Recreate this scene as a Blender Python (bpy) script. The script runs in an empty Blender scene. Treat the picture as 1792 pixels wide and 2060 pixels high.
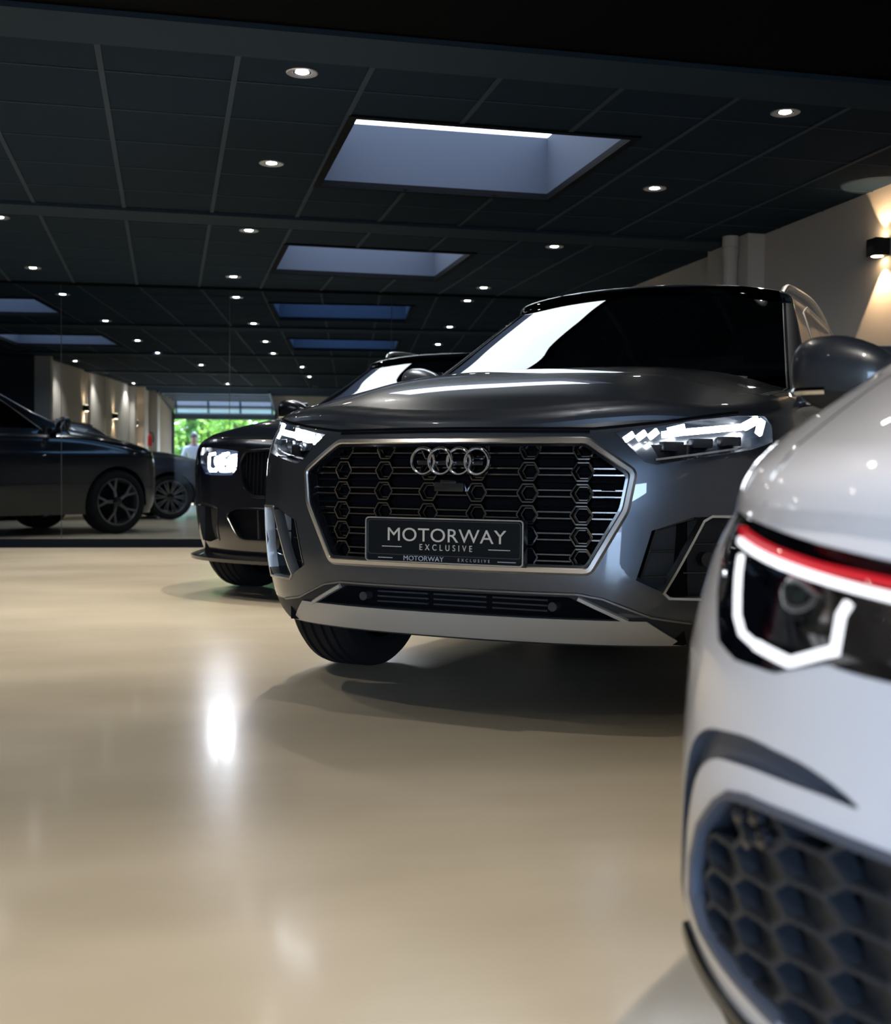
import bpy, bmesh, math, random
from mathutils import Vector, Matrix
from mathutils.bvhtree import BVHTree
from mathutils.geometry import tessellate_polygon
PI = math.pi
sc = bpy.context.scene
COL = sc.collection
CAMZ = 0.76
CEIL = 2.60

# ------------------------------------------------------------ camera
def cam_axes(yaw, pitch, roll):
    f = Vector((math.sin(yaw)*math.cos(pitch), math.cos(yaw)*math.cos(pitch), math.sin(pitch)))
    r0 = Vector((math.cos(yaw), -math.sin(yaw), 0)); u0 = r0.cross(f)
    r = math.cos(roll)*r0 + math.sin(roll)*u0
    u = -math.sin(roll)*r0 + math.cos(roll)*u0
    return r, u, f
cr, cu, cf = cam_axes(0.22638, -0.03191, 0.00833)
cd = bpy.data.cameras.new('camera'); cam = bpy.data.objects.new('camera', cd); COL.objects.link(cam)
cam.matrix_world = Matrix(((cr.x, cu.x, -cf.x, 0), (cr.y, cu.y, -cf.y, 0), (cr.z, cu.z, -cf.z, CAMZ), (0, 0, 0, 1)))
cd.sensor_fit = 'HORIZONTAL'; cd.sensor_width = 24.0; cd.lens = 24.0*2425.0/1792.0
cd.clip_start = 0.05; cd.clip_end = 300
cd.dof.use_dof = True; cd.dof.focus_distance = 4.15; cd.dof.aperture_fstop = 3.2
sc.camera = cam

# ------------------------------------------------------------ colour management, world, sun
sc.view_settings.view_transform = 'Standard'; sc.view_settings.look = 'None'
sc.view_settings.gamma = 1.0; sc.view_settings.use_curve_mapping = False
sc.view_settings.exposure = 0.5
w = bpy.data.worlds.new('sky'); sc.world = w; w.use_nodes = True
bg = w.node_tree.nodes['Background']; bg.inputs[0].default_value = (0.50, 0.70, 1.0, 1); bg.inputs[1].default_value = 20.0
cy = sc.cycles
cy.use_denoising = True
try: cy.denoiser = 'OPENIMAGEDENOISE'
except Exception: pass
cy.max_bounces = 7; cy.diffuse_bounces = 3; cy.glossy_bounces = 4; cy.transmission_bounces = 6; cy.transparent_max_bounces = 8
cy.sample_clamp_indirect = 4.0; cy.caustics_reflective = False; cy.caustics_refractive = False
sd = bpy.data.lights.new('sun', 'SUN'); sd.energy = 34.0; sd.angle = 0.02; sd.color = (1, .93, .8)
so = bpy.data.objects.new('sun', sd); COL.objects.link(so); so.rotation_euler = (math.radians(38), 0, math.radians(160))

# ------------------------------------------------------------ materials
M = {}
def mat(name, col, rough=.5, metal=0., coat=0., spec=.5, emit=None, estr=0., alpha=1., trans=0., ior=1.45, coat_rough=.03):
    if name in M: return M[name]
    m = bpy.data.materials.new(name); m.use_nodes = True
    b = m.node_tree.nodes['Principled BSDF']
    b.inputs['Base Color'].default_value = (*col, 1); b.inputs['Roughness'].default_value = rough
    b.inputs['Metallic'].default_value = metal; b.inputs['Coat Weight'].default_value = coat
    b.inputs['Coat Roughness'].default_value = coat_rough
    b.inputs['Specular IOR Level'].default_value = spec; b.inputs['IOR'].default_value = ior
    b.inputs['Transmission Weight'].default_value = trans; b.inputs['Alpha'].default_value = alpha
    if emit: b.inputs['Emission Color'].default_value = (*emit, 1); b.inputs['Emission Strength'].default_value = estr
    M[name] = m; return m
def nodes(m): return m.node_tree.nodes, m.node_tree.links, m.node_tree.nodes['Principled BSDF']
def add_noise_bump(m, scale, strength, dist=.002, detail=4):
    n, l, b = nodes(m)
    t = n.new('ShaderNodeTexNoise'); t.inputs['Scale'].default_value = scale; t.inputs['Detail'].default_value = detail
    tc = n.new('ShaderNodeTexCoord'); l.new(tc.outputs['Object'], t.inputs['Vector'])
    bp = n.new('ShaderNodeBump'); bp.inputs['Strength'].default_value = strength; bp.inputs['Distance'].default_value = dist
    l.new(t.outputs['Fac'], bp.inputs['Height']); l.new(bp.outputs['Normal'], b.inputs['Normal'])
def add_col_noise(m, c1, c2, scale, detail=6, lo=.35, hi=.65, stretch=(1, 1, 1)):
    n, l, b = nodes(m)
    tc = n.new('ShaderNodeTexCoord'); mp = n.new('ShaderNodeMapping'); mp.inputs['Scale'].default_value = stretch
    t = n.new('ShaderNodeTexNoise'); t.inputs['Scale'].default_value = scale; t.inputs['Detail'].default_value = detail
    r = n.new('ShaderNodeValToRGB'); r.color_ramp.elements[0].position = lo; r.color_ramp.elements[1].position = hi
    r.color_ramp.elements[0].color = (*c1, 1); r.color_ramp.elements[1].color = (*c2, 1)
    l.new(tc.outputs['Object'], mp.inputs['Vector']); l.new(mp.outputs[0], t.inputs['Vector'])
    l.new(t.outputs['Fac'], r.inputs['Fac']); l.new(r.outputs[0], b.inputs['Base Color'])
    return t
# thin window glass: mostly see-through with sharp reflections
def glass_mat(name, tint, gloss=.0, refl=1.0):
    m = bpy.data.materials.new(name); m.use_nodes = True
    n = m.node_tree.nodes; l = m.node_tree.links; n.clear()
    o = n.new('ShaderNodeOutputMaterial'); mx = n.new('ShaderNodeMixShader'); t = n.new('ShaderNodeBsdfTransparent')
    g = n.new('ShaderNodeBsdfGlossy'); fr = n.new('ShaderNodeFresnel'); fr.inputs['IOR'].default_value = 1.5
    mm = n.new('ShaderNodeMath'); mm.operation = 'MULTIPLY'; mm.inputs[1].default_value = refl; mm.use_clamp = True
    t.inputs[0].default_value = (*tint, 1); g.inputs['Roughness'].default_value = gloss
    l.new(fr.outputs[0], mm.inputs[0]); l.new(mm.outputs[0], mx.inputs[0]); l.new(t.outputs[0], mx.inputs[1]); l.new(g.outputs[0], mx.inputs[2])
    l.new(mx.outputs[0], o.inputs[0]); M[name] = m; return m

# ------------------------------------------------------------ mesh helpers
def link(name, bm, m, parent=None, smooth=True, auto=None):
    me = bpy.data.meshes.new(name); bmesh.ops.recalc_face_normals(bm, faces=bm.faces) if auto != 'keep' else None
    bm.to_mesh(me); bm.free()
    o = bpy.data.objects.new(name, me); COL.objects.link(o)
    ms = m if isinstance(m, (list, tuple)) else [m]
    for x in ms: me.materials.append(x)
    if smooth:
        for p in me.polygons: p.use_smooth = True
        me.set_sharp_from_angle(angle=math.radians(38 if smooth is True else smooth))
    if parent: o.parent = parent
    return o
def tag(o, label=None, cat=None, group=None, kind=None):
    if label: o['label'] = label
    if cat: o['category'] = cat
    if group: o['group'] = group
    if kind: o['kind'] = kind
    return o
def empty(name, loc=(0, 0, 0), rz=0, label=None, cat=None, group=None):
    o = bpy.data.objects.new(name, None); COL.objects.link(o); o.location = loc; o.rotation_euler = (0, 0, rz)
    o.empty_display_size = .1
    return tag(o, label, cat, group)
def struct(name, bm, m, smooth=False):
    o = link(name, bm, m, None, smooth); o['kind'] = 'structure'; return o
def quad(bm, a, b, c, d, mi=0):
    f = bm.faces.new([bm.verts.new(p) for p in (a, b, c, d)]); f.material_index = mi; return f
def box(bm, x0, x1, y0, y1, z0, z1, bev=0, mi=0, mtx=None):
    v = [Vector((x, y, z)) for x in (x0, x1) for y in (y0, y1) for z in (z0, z1)]
    if mtx: v = [mtx @ p for p in v]
    vs = [bm.verts.new(p) for p in v]
    fs = [bm.faces.new([vs[i] for i in q]) for q in ((0, 1, 3, 2), (4, 6, 7, 5), (0, 4, 5, 1), (2, 3, 7, 6), (0, 2, 6, 4), (1, 5, 7, 3))]
    for f in fs: f.material_index = mi
    if bev:
        es = list({e for f in fs for e in f.edges})
        bmesh.ops.bevel(bm, geom=es, offset=bev, segments=2, affect='EDGES', profile=.6)
    return fs
def cyl(bm, p0, p1, r0, r1=None, n=16, cap=True, mi=0):
    r1 = r0 if r1 is None else r1
    p0 = Vector(p0); p1 = Vector(p1); d = (p1-p0).normalized()
    a = d.orthogonal().normalized(); b = d.cross(a)
    A = [bm.verts.new(p0+(a*math.cos(2*PI*i/n)+b*math.sin(2*PI*i/n))*r0) for i in range(n)]
    B = [bm.verts.new(p1+(a*math.cos(2*PI*i/n)+b*math.sin(2*PI*i/n))*r1) for i in range(n)]
    fs = [bm.faces.new((A[i], A[(i+1) % n], B[(i+1) % n], B[i])) for i in range(n)]
    if cap: fs += [bm.faces.new(A[::-1]), bm.faces.new(B)]
    for f in fs: f.material_index = mi
    return fs
def lathe(bm, prof, n=32, axis='Z', mtx=None, mi=0, closed=False):
    rings = []
    for (r, h) in prof:
        ring = []
        for i in range(n):
            a = 2*PI*i/n
            p = Vector((r*math.cos(a), r*math.sin(a), h))
            if axis == 'Y': p = Vector((p.x, p.z, p.y))
            if mtx: p = mtx @ p
            ring.append(bm.verts.new(p))
        rings.append(ring)
    m = len(rings)
    for k in range(m if closed else m-1):
        A = rings[k]; B = rings[(k+1) % m]
        for i in range(n):
            f = bm.faces.new((A[i], A[(i+1) % n], B[(i+1) % n], B[i])); f.material_index = mi
    return rings
def catmull(pts, sub=6, closed=False):
    P = [Vector(p) for p in pts]; n = len(P); out = []
    rng = range(n if closed else n-1)
    for i in rng:
        if closed: p0, p1, p2, p3 = P[(i-1) % n], P[i], P[(i+1) % n], P[(i+2) % n]
        else: p0, p1, p2, p3 = P[max(i-1, 0)], P[i], P[i+1], P[min(i+2, n-1)]
        for k in range(sub):
            t = k/sub
            out.append(.5*((2*p1)+(-p0+p2)*t+(2*p0-5*p1+4*p2-p3)*t*t+(-p0+3*p1-3*p2+p3)*t**3))
    if not closed: out.append(P[-1])
    return out
def sweep(bm, pts, prof, up, closed=False, mi=0, ends=True):
    """prof: list of (a,b) with a along the side direction and b along up(normal)."""
    P = [Vector(p) for p in pts]; n = len(P); rings = []
    U = up if isinstance(up, list) else [Vector(up)]*n
    for i in range(n):
        if closed: t0 = (P[i]-P[i-1]); t1 = (P[(i+1) % n]-P[i])
        else: t0 = P[i]-P[max(i-1, 0)]; t1 = P[min(i+1, n-1)]-P[i]
        if t0.length < 1e-9: t0 = t1
        if t1.length < 1e-9: t1 = t0
        t0 = t0.normalized(); t1 = t1.normalized(); t = (t0+t1)
        t = t.normalized() if t.length > 1e-6 else t1
        u = (U[i]-t*U[i].dot(t)).normalized(); s = t.cross(u)
        k = 1/max(.35, t.dot(t1))
        rings.append([bm.verts.new(P[i]+s*a*k+u*b) for (a, b) in prof])
    m = len(prof)
    for i in range(n if closed else n-1):
        A = rings[i]; B = rings[(i+1) % n]
        for j in range(m):
            f = bm.faces.new((A[j], A[(j+1) % m], B[(j+1) % m], B[j])); f.material_index = mi
    if ends and not closed:
        bm.faces.new(rings[0][::-1]); bm.faces.new(rings[-1])
def rect(wd, h, b0=0): return [(-wd/2, b0), (wd/2, b0), (wd/2, b0+h), (-wd/2, b0+h)]
def roundp(wd, h, b0=0): return [(-wd/2, b0), (wd/2, b0), (wd/2, b0+h*.6), (wd*.3, b0+h), (-wd*.3, b0+h), (-wd/2, b0+h*.6)]
def circ(r, n=8): return [(r*math.cos(2*PI*i/n), r*math.sin(2*PI*i/n)) for i in range(n)]
def interp(tab, x):
    """smooth (monotone cubic-ish) interpolation through a table of (x, v)."""
    if x <= tab[0][0]: return tab[0][1]
    if x >= tab[-1][0]: return tab[-1][1]
    for i in range(len(tab)-1):
        if x <= tab[i+1][0]:
            x0, y0 = tab[i]; x1, y1 = tab[i+1]; h = x1-x0
            d = (y1-y0)/h
            dl = (y0-tab[i-1][1])/(x0-tab[i-1][0]) if i > 0 else d
            dr = (tab[i+2][1]-y1)/(tab[i+2][0]-x1) if i+2 < len(tab) else d
            m0 = 0 if dl*d <= 0 else 2*dl*d/(dl+d)
            m1 = 0 if dr*d <= 0 else 2*dr*d/(dr+d)
            if i == 0: m0 = d
            if i+2 == len(tab): m1 = d
            t = (x-x0)/h
            return ((2*t**3-3*t*t+1)*y0+(t**3-2*t*t+t)*h*m0+(-2*t**3+3*t*t)*y1+(t**3-t*t)*h*m1)

_lut = {}
_interp_raw = interp
def interp(tab, x):
    k = id(tab)
    L = _lut.get(k)
    if L is None:
        a, b = tab[0][0], tab[-1][0]; n = 600
        L = (a, (n-1)/(b-a), [_interp_raw(tab, a+(b-a)*i/(n-1)) for i in range(n)], n, tab); _lut[k] = L
    t = (x-L[0])*L[1]
    if t <= 0: return L[2][0]
    if t >= L[3]-1: return L[2][-1]
    i = int(t); f = t-i
    return L[2][i]*(1-f)+L[2][i+1]*f

# ------------------------------------------------------------ cutting panels out of a dense skin
def plane_cut(bm, poly, proj, sel):
    """poly: 2-D polygon; proj: (a,b,axis) unit vectors; sel(center,normal)->bool picks candidate faces. Returns faces inside."""
    a, b, ax = [Vector(v) for v in proj]
    tris = tessellate_polygon([[Vector((p[0], p[1], 0)) for p in poly]])
    inside = []
    area2 = lambda t: (t[1][0]-t[0][0])*(t[2][1]-t[0][1])-(t[2][0]-t[0][0])*(t[1][1]-t[0][1])
    def conv(p):
        s = 0; n = len(p)
        for i in range(n):
            c = area2((p[i], p[(i+1) % n], p[(i+2) % n]))
            if abs(c) < 1e-12: continue
            if s == 0: s = c
            elif s*c < 0: return False
        return True
    polys = [poly] if conv(poly) else [[poly[i] for i in t] for t in tris]
    for pg in polys:
        ar = sum(pg[i][0]*pg[(i+1) % len(pg)][1]-pg[(i+1) % len(pg)][0]*pg[i][1] for i in range(len(pg)))
        if ar < 0: pg = pg[::-1]
        us = [p[0] for p in pg]; vs = [p[1] for p in pg]
        S = []
        for f in bm.faces:
            if not sel(f.calc_center_median(), f.normal): continue
            fu = [v.co.dot(a) for v in f.verts]; fv = [v.co.dot(b) for v in f.verts]
            if max(fu) < min(us) or min(fu) > max(us) or max(fv) < min(vs) or min(fv) > max(vs): continue
            S.append(f)
        for i in range(len(pg)):
            p0 = pg[i]; p1 = pg[(i+1) % len(pg)]
            nx, ny = -(p1[1]-p0[1]), p1[0]-p0[0]
            L = math.hypot(nx, ny)
            if L < 1e-7: continue
            no = (a*nx+b*ny)/L; co = a*p0[0]+b*p0[1]
            g = list({e for f in S for e in f.edges} | {v for f in S for v in f.verts}) + S
            r = bmesh.ops.bisect_plane(bm, geom=g, dist=1e-6, plane_co=co, plane_no=no)
            fs = {e for e in r['geom'] if isinstance(e, bmesh.types.BMFace)} | {f for f in S if f.is_valid}
            S = [f for f in fs if f.is_valid and (f.calc_center_median()-co).dot(no) > -1e-7]
            if not S: break
        inside += S
    bm.normal_update()
    return list({f for f in inside if f.is_valid})
def extract(bm, faces, offset=0., side=0., delete=True):
    """copy faces to a new bmesh moved inward by offset along normal; side>0 makes rim walls from the outline."""
    nb = bmesh.new(); mp = {}
    for f in faces:
        for v in f.verts:
            if v not in mp: mp[v] = nb.verts.new(v.co)
    for f in faces:
        try:
            q = nb.faces.new([mp[v] for v in f.verts]); q.material_index = 0
        except ValueError: pass
    if delete: bmesh.ops.delete(bm, geom=faces, context='FACES')
    nb.normal_update()
    if offset:
        mv = {v: v.normal.copy() for v in nb.verts}
        for v in nb.verts: v.co = v.co-mv[v]*offset
    return nb
def push(nb, vec):
    for v in nb.verts: v.co += Vector(vec)
    return nb
def rim(bm, vec, mi=0):
    """extrude boundary edges by vec"""
    es = [e for e in bm.edges if e.is_boundary]
    r = bmesh.ops.extrude_edge_only(bm, edges=es)
    for v in [g for g in r['geom'] if isinstance(g, bmesh.types.BMVert)]: v.co += Vector(vec)
    for f in [g for g in r['geom'] if isinstance(g, bmesh.types.BMFace)]: f.material_index = mi

# ------------------------------------------------------------ generic car pod
def pod(S, mirror=True):
    """S: xF(z), xR(z), W(x,z), Af, pf, Ar, pr, zb, zt(x,y), r, ns, nx, nz, nt"""
    xF, xR, W, zt = S['xF'], S['xR'], S['W'], S['zt']
    Af, pf, Ar, pr = S['Af'], S['pf'], S['Ar'], S['pr']
    zb = S['zb']; r = S['r']; ns, nx, nz, nt = S.get('ns', 34), S.get('nx', 70), S.get('nz', 36), S.get('nt', 26)
    us = [('f', 1-(1-i/ns)**1.35) for i in range(ns)] + [('s', i/nx) for i in range(nx)] + [('r', 1-(i/ns)**1.35) for i in range(ns+1)]
    def P(u, z):
        k, t = u; a = Af(z) if callable(Af) else Af; b = Ar(z) if callable(Ar) else Ar
        x1 = xF(z)-a; x2 = xR(z)+b
        if k == 's':
            x = x1+(x2-x1)*t; return Vector((x, W(x, z), z))
        if k == 'f':
            s = math.sin(t*PI/2); p = pf(z) if callable(pf) else pf
            x = x1+a*max(0, 1-s**p)**(1/p); return Vector((x, W(x1, z)*s, z))
        s = math.sin(t*PI/2); x = x2-b*max(0, 1-s**pr)**(1/pr); return Vector((x, W(x2, z)*s, z))
    cols = []
    for u in us:
        zs = zt(*P(u, 1.0)[:2])
        for _ in range(12):
            q = P(u, zs-r*.5); zs = zt(q.x, q.y)
        rr = r
        col = []
        zbb = zb(u, P(u, .4)) if callable(zb) else zb
        for i in range(nz+1):
            z = zbb+(zs-rr-zbb)*i/nz; col.append(P(u, z))
        top = col[-1]
        # inward direction in plan
        k, t = u; e = 1e-3
        if k == 'f':
            inw = Vector((-math.cos(t*PI/2)**1.0, -math.sin(t*PI/2), 0))
        elif k == 's': inw = Vector((0, -1, 0))
        else: inw = Vector((math.cos(t*PI/2), -math.sin(t*PI/2), 0))
        inw.normalize()
        ra = S.get('ri', rr)
        for j in range(1, 7):
            an = j/6*PI/2
            xy = top+inw*ra*(1-math.cos(an)); xy.y = max(0, xy.y)
            z0 = top.z+rr*math.sin(an)
            w_ = (j/6)**2
            col.append(Vector((xy.x, xy.y, z0*(1-w_)+zt(xy.x, xy.y)*w_)))
        ring = col[-1]
        xf0 = xF(.95 if S.get('body') else zs)-ra; xr0 = xR(.95 if S.get('body') else zs)+ra
        a = Af(zs) if callable(Af) else Af; b = Ar(zs) if callable(Ar) else Ar
        if k == 's': sx = ring.x
        elif k == 'f': sx = (xf0-min(.1, a*.5))+((xf0-a)-(xf0-min(.1, a*.5)))*t
        else: sx = (xr0+min(.1, b*.5))+((xr0+b)-(xr0+min(.1, b*.5)))*t
        for j in range(1, nt+1):
            q = j/nt
            x = ring.x+(sx-ring.x)*q; y = ring.y*(1-q); col.append(Vector((x, y, zt(x, y))))
        cols.append(col)
    bm = bmesh.new()
    V = [[bm.verts.new(p) for p in c] for c in cols]
    for i in range(len(V)-1):
        for j in range(len(V[0])-1):
            q = [V[i][j], V[i][j+1], V[i+1][j+1], V[i+1][j]]
            try: bm.faces.new(q)
            except ValueError: pass
    if mirror:
        g = bmesh.ops.duplicate(bm, geom=bm.verts[:]+bm.edges[:]+bm.faces[:])['geom']
        vs = [v for v in g if isinstance(v, bmesh.types.BMVert)]
        for v in vs: v.co.y *= -1
        bmesh.ops.reverse_faces(bm, faces=[f for f in g if isinstance(f, bmesh.types.BMFace)])
    bmesh.ops.remove_doubles(bm, verts=bm.verts, dist=2e-4)
    bmesh.ops.dissolve_degenerate(bm, dist=1e-5, edges=bm.edges)
    bm.normal_update()
    # outward normals
    zmx = max(v.co.z for v in bm.verts)
    s = sum(f.normal.z*f.calc_area() for f in bm.faces if f.calc_center_median().z > .9*zmx)
    if s < 0:
        bmesh.ops.reverse_faces(bm, faces=bm.faces); bm.normal_update()
    return bm
FRONT = ((0, 1, 0), (0, 0, 1), (1, 0, 0))   # 2-D = (y, z) seen along x
SIDE = ((1, 0, 0), (0, 0, 1), (0, 1, 0))    # 2-D = (x, z) seen along y
TOP = ((1, 0, 0), (0, 1, 0), (0, 0, 1))     # 2-D = (x, y) seen from above
class Skin:
    def __init__(s, bm): s.t = BVHTree.FromBMesh(bm)
    def front(s, y, z, off=0.):
        h = s.t.ray_cast(Vector((3, y, z)), Vector((-1, 0, 0)))
        if h[0] is None: return Vector((0, y, z)), Vector((1, 0, 0))
        return h[0]+h[1]*off, h[1]
    def side(s, x, z, sg=1, off=0.):
        h = s.t.ray_cast(Vector((x, 3*sg, z)), Vector((0, -sg, 0)))
        if h[0] is None: return Vector((x, .8*sg, z)), Vector((0, sg, 0))
        return h[0]+h[1]*off, h[1]
    def top(s, x, y, off=0.):
        h = s.t.ray_cast(Vector((x, y, 3)), Vector((0, 0, -1)))
        if h[0] is None: return Vector((x, y, 1)), Vector((0, 0, 1))
        return h[0]+h[1]*off, h[1]
def densify(pts, step=.03, closed=False):
    out = []; n = len(pts)
    for i in range(n if closed else n-1):
        a = Vector(pts[i]); b = Vector(pts[(i+1) % n]); k = max(1, int((b-a).length/step))
        for j in range(k): out.append(a+(b-a)*j/k)
    if not closed: out.append(Vector(pts[-1]))
    return out
def band(bm, fn, pts2, prof, closed=False, off=0., step=.03, mi=0, dens=True):
    """sweep prof along 2-D polyline laid on a skin by fn(u,v,off=)->(pos,normal)"""
    q = densify([(p[0], p[1], 0) for p in pts2], step, closed) if dens else [Vector((p[0], p[1], 0)) for p in pts2]
    P = [fn(p.x, p.y, off=off) for p in q]
    sweep(bm, [p[0] for p in P], prof, [p[1] for p in P], closed, mi)
def mir2(poly): return [(-p[0], p[1]) for p in poly][::-1]
def rounded(poly, r, seg=4):
    """round polygon corners (2-D)"""
    out = []; n = len(poly)
    rs = r if isinstance(r, (list, tuple)) else [r]*n
    for i in range(n):
        p0 = Vector(poly[i-1]); p = Vector(poly[i]); p1 = Vector(poly[(i+1) % n])
        a = (p0-p); b = (p1-p); d = min(rs[i], a.length*.45, b.length*.45)
        A = p+a.normalized()*d; B = p+b.normalized()*d
        if rs[i] <= 0: out.append((p.x, p.y)); continue
        for k in range(seg+1):
            t = k/seg; q = (1-t)**2*A+2*t*(1-t)*p+t*t*B; out.append((q.x, q.y))
    return out
def text_mesh(body, size, extrude=.001, spacing=1.0, bold=0.):
    cu_ = bpy.data.curves.new('t', 'FONT'); cu_.body = body; cu_.size = size; cu_.extrude = extrude
    cu_.align_x = 'CENTER'; cu_.align_y = 'CENTER'; cu_.space_character = spacing; cu_.offset = bold
    o = bpy.data.objects.new('t', cu_); COL.objects.link(o)
    dg = bpy.context.evaluated_depsgraph_get(); me = bpy.data.meshes.new_from_object(o.evaluated_get(dg))
    bm = bmesh.new(); bm.from_mesh(me); bpy.data.meshes.remove(me); bpy.data.objects.remove(o); bpy.data.curves.remove(cu_)
    return bm

# ============================================================ THE HALL
MN = Vector((0.0742, 0.99724, 0)); MD = 12.29
def gy(x): return (MD-MN.x*x)/MN.y          # the mirror wall runs along this line
def ident(p): return Vector(p)
def refl(p):
    p = Vector(p); return p-2*(p.dot(MN)-MD)*MN
XL, XR = -8.0, 4.42
YB = -4.9                                    # wall with the garage door
SKY_Y = [(6.25, 7.75), (9.83, 11.23)]
SKY_X = [(-3.08, -1.58), (0.95, 2.46)]

m_tile = mat('ceiling_tile_grey', (.0105, .0215, .037), .9, spec=.12); add_noise_bump(m_tile, 160, .5, .002)
m_bar = mat('ceiling_rail_grey', (.026, .044, .066), .7, spec=.2)
m_beam = mat('ceiling_band_grey', (.020, .036, .054), .85, spec=.15)
m_black = mat('black_ceiling', (.0015, .0018, .002), .9, spec=.05)
m_well = mat('skylight_well_blue_grey', (.055, .070, .110), .8, spec=.2)
m_lip = mat('skylight_lip_black', (.003, .004, .006), .8, spec=.1)
m_glaz = mat('skylight_glazing', (.8, .8, .8), .5, emit=(.84, .93, 1.0), estr=3.0)
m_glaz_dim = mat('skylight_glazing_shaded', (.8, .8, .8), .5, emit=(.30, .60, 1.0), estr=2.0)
m_wall = mat('cream_plaster', (.60, .55, .49), .85); add_noise_bump(m_wall, 260, .15, .001)
m_wall_unlit = mat('unlit_wall_dark', (.045, .045, .05), .8)  # darkness of the unlit far step wall is put into the colour
m_skirt = mat('black_kickboard', (.004, .006, .010), .8, spec=.1)
m_floor = mat('polished_resin_floor', (.40, .345, .26), .2, coat=.25, coat_rough=.12, spec=.5)
add_col_noise(m_floor, (.45, .385, .275), (.60, .515, .38), .9, 5, .3, .7, (1, 2.2, 1))
n, l, b = nodes(m_floor)
t = n.new('ShaderNodeTexNoise'); t.inputs['Scale'].default_value = 1.5; t.inputs['Detail'].default_value = 8
mr = n.new('ShaderNodeMapRange'); mr.inputs['To Min'].default_value = .29; mr.inputs['To Max'].default_value = .29
tc = n.new('ShaderNodeTexCoord'); l.new(tc.outputs['Object'], t.inputs['Vector']); l.new(t.outputs['Fac'], mr.inputs['Value']); l.new(mr.outputs[0], b.inputs['Roughness'])
t2 = n.new('ShaderNodeTexNoise'); t2.inputs['Scale'].default_value = 7; t2.inputs['Detail'].default_value = 5; l.new(tc.outputs['Object'], t2.inputs['Vector'])
bp = n.new('ShaderNodeBump'); bp.inputs['Strength'].default_value = .05; bp.inputs['Distance'].default_value = .003
l.new(t2.outputs['Fac'], bp.inputs['Height']); l.new(bp.outputs['Normal'], b.inputs['Normal'])
m_mirror_pane = glass_mat('mirror_wall_pane', (.50, .56, .62), 0, .04)  # mirror wall as a see-through pane; its reflections are built behind it
m_seam = mat('dark_seal', (.01, .01, .012), .5)
m_steel = mat('brushed_ring', (.45, .45, .47), .35, metal=.9)
m_bulb = mat('lamp_glow', (1, 1, 1), .5, emit=(1.0, .93, .84), estr=60)
m_mount = mat('black_lamp_housing', (.008, .008, .008), .35)

def poly_obj(name, pts, m, T, kind='structure'):
    bm = bmesh.new(); bm.faces.new([bm.verts.new(T(p)) for p in pts]); return struct(name, bm, m)
# floor: one slab under both halls
bm = bmesh.new(); box(bm, -9, 9, YB-.3, 29.5, -.08, 0)
struct('floor', bm, m_floor)
bm = bmesh.new(); quad(bm, (-60, -60, -.09), (60, -60, -.09), (60, 90, -.09), (-60, 90, -.09))
struct('ground', bm, mat('grey_tarmac', (.12, .12, .115), .9))

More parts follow.
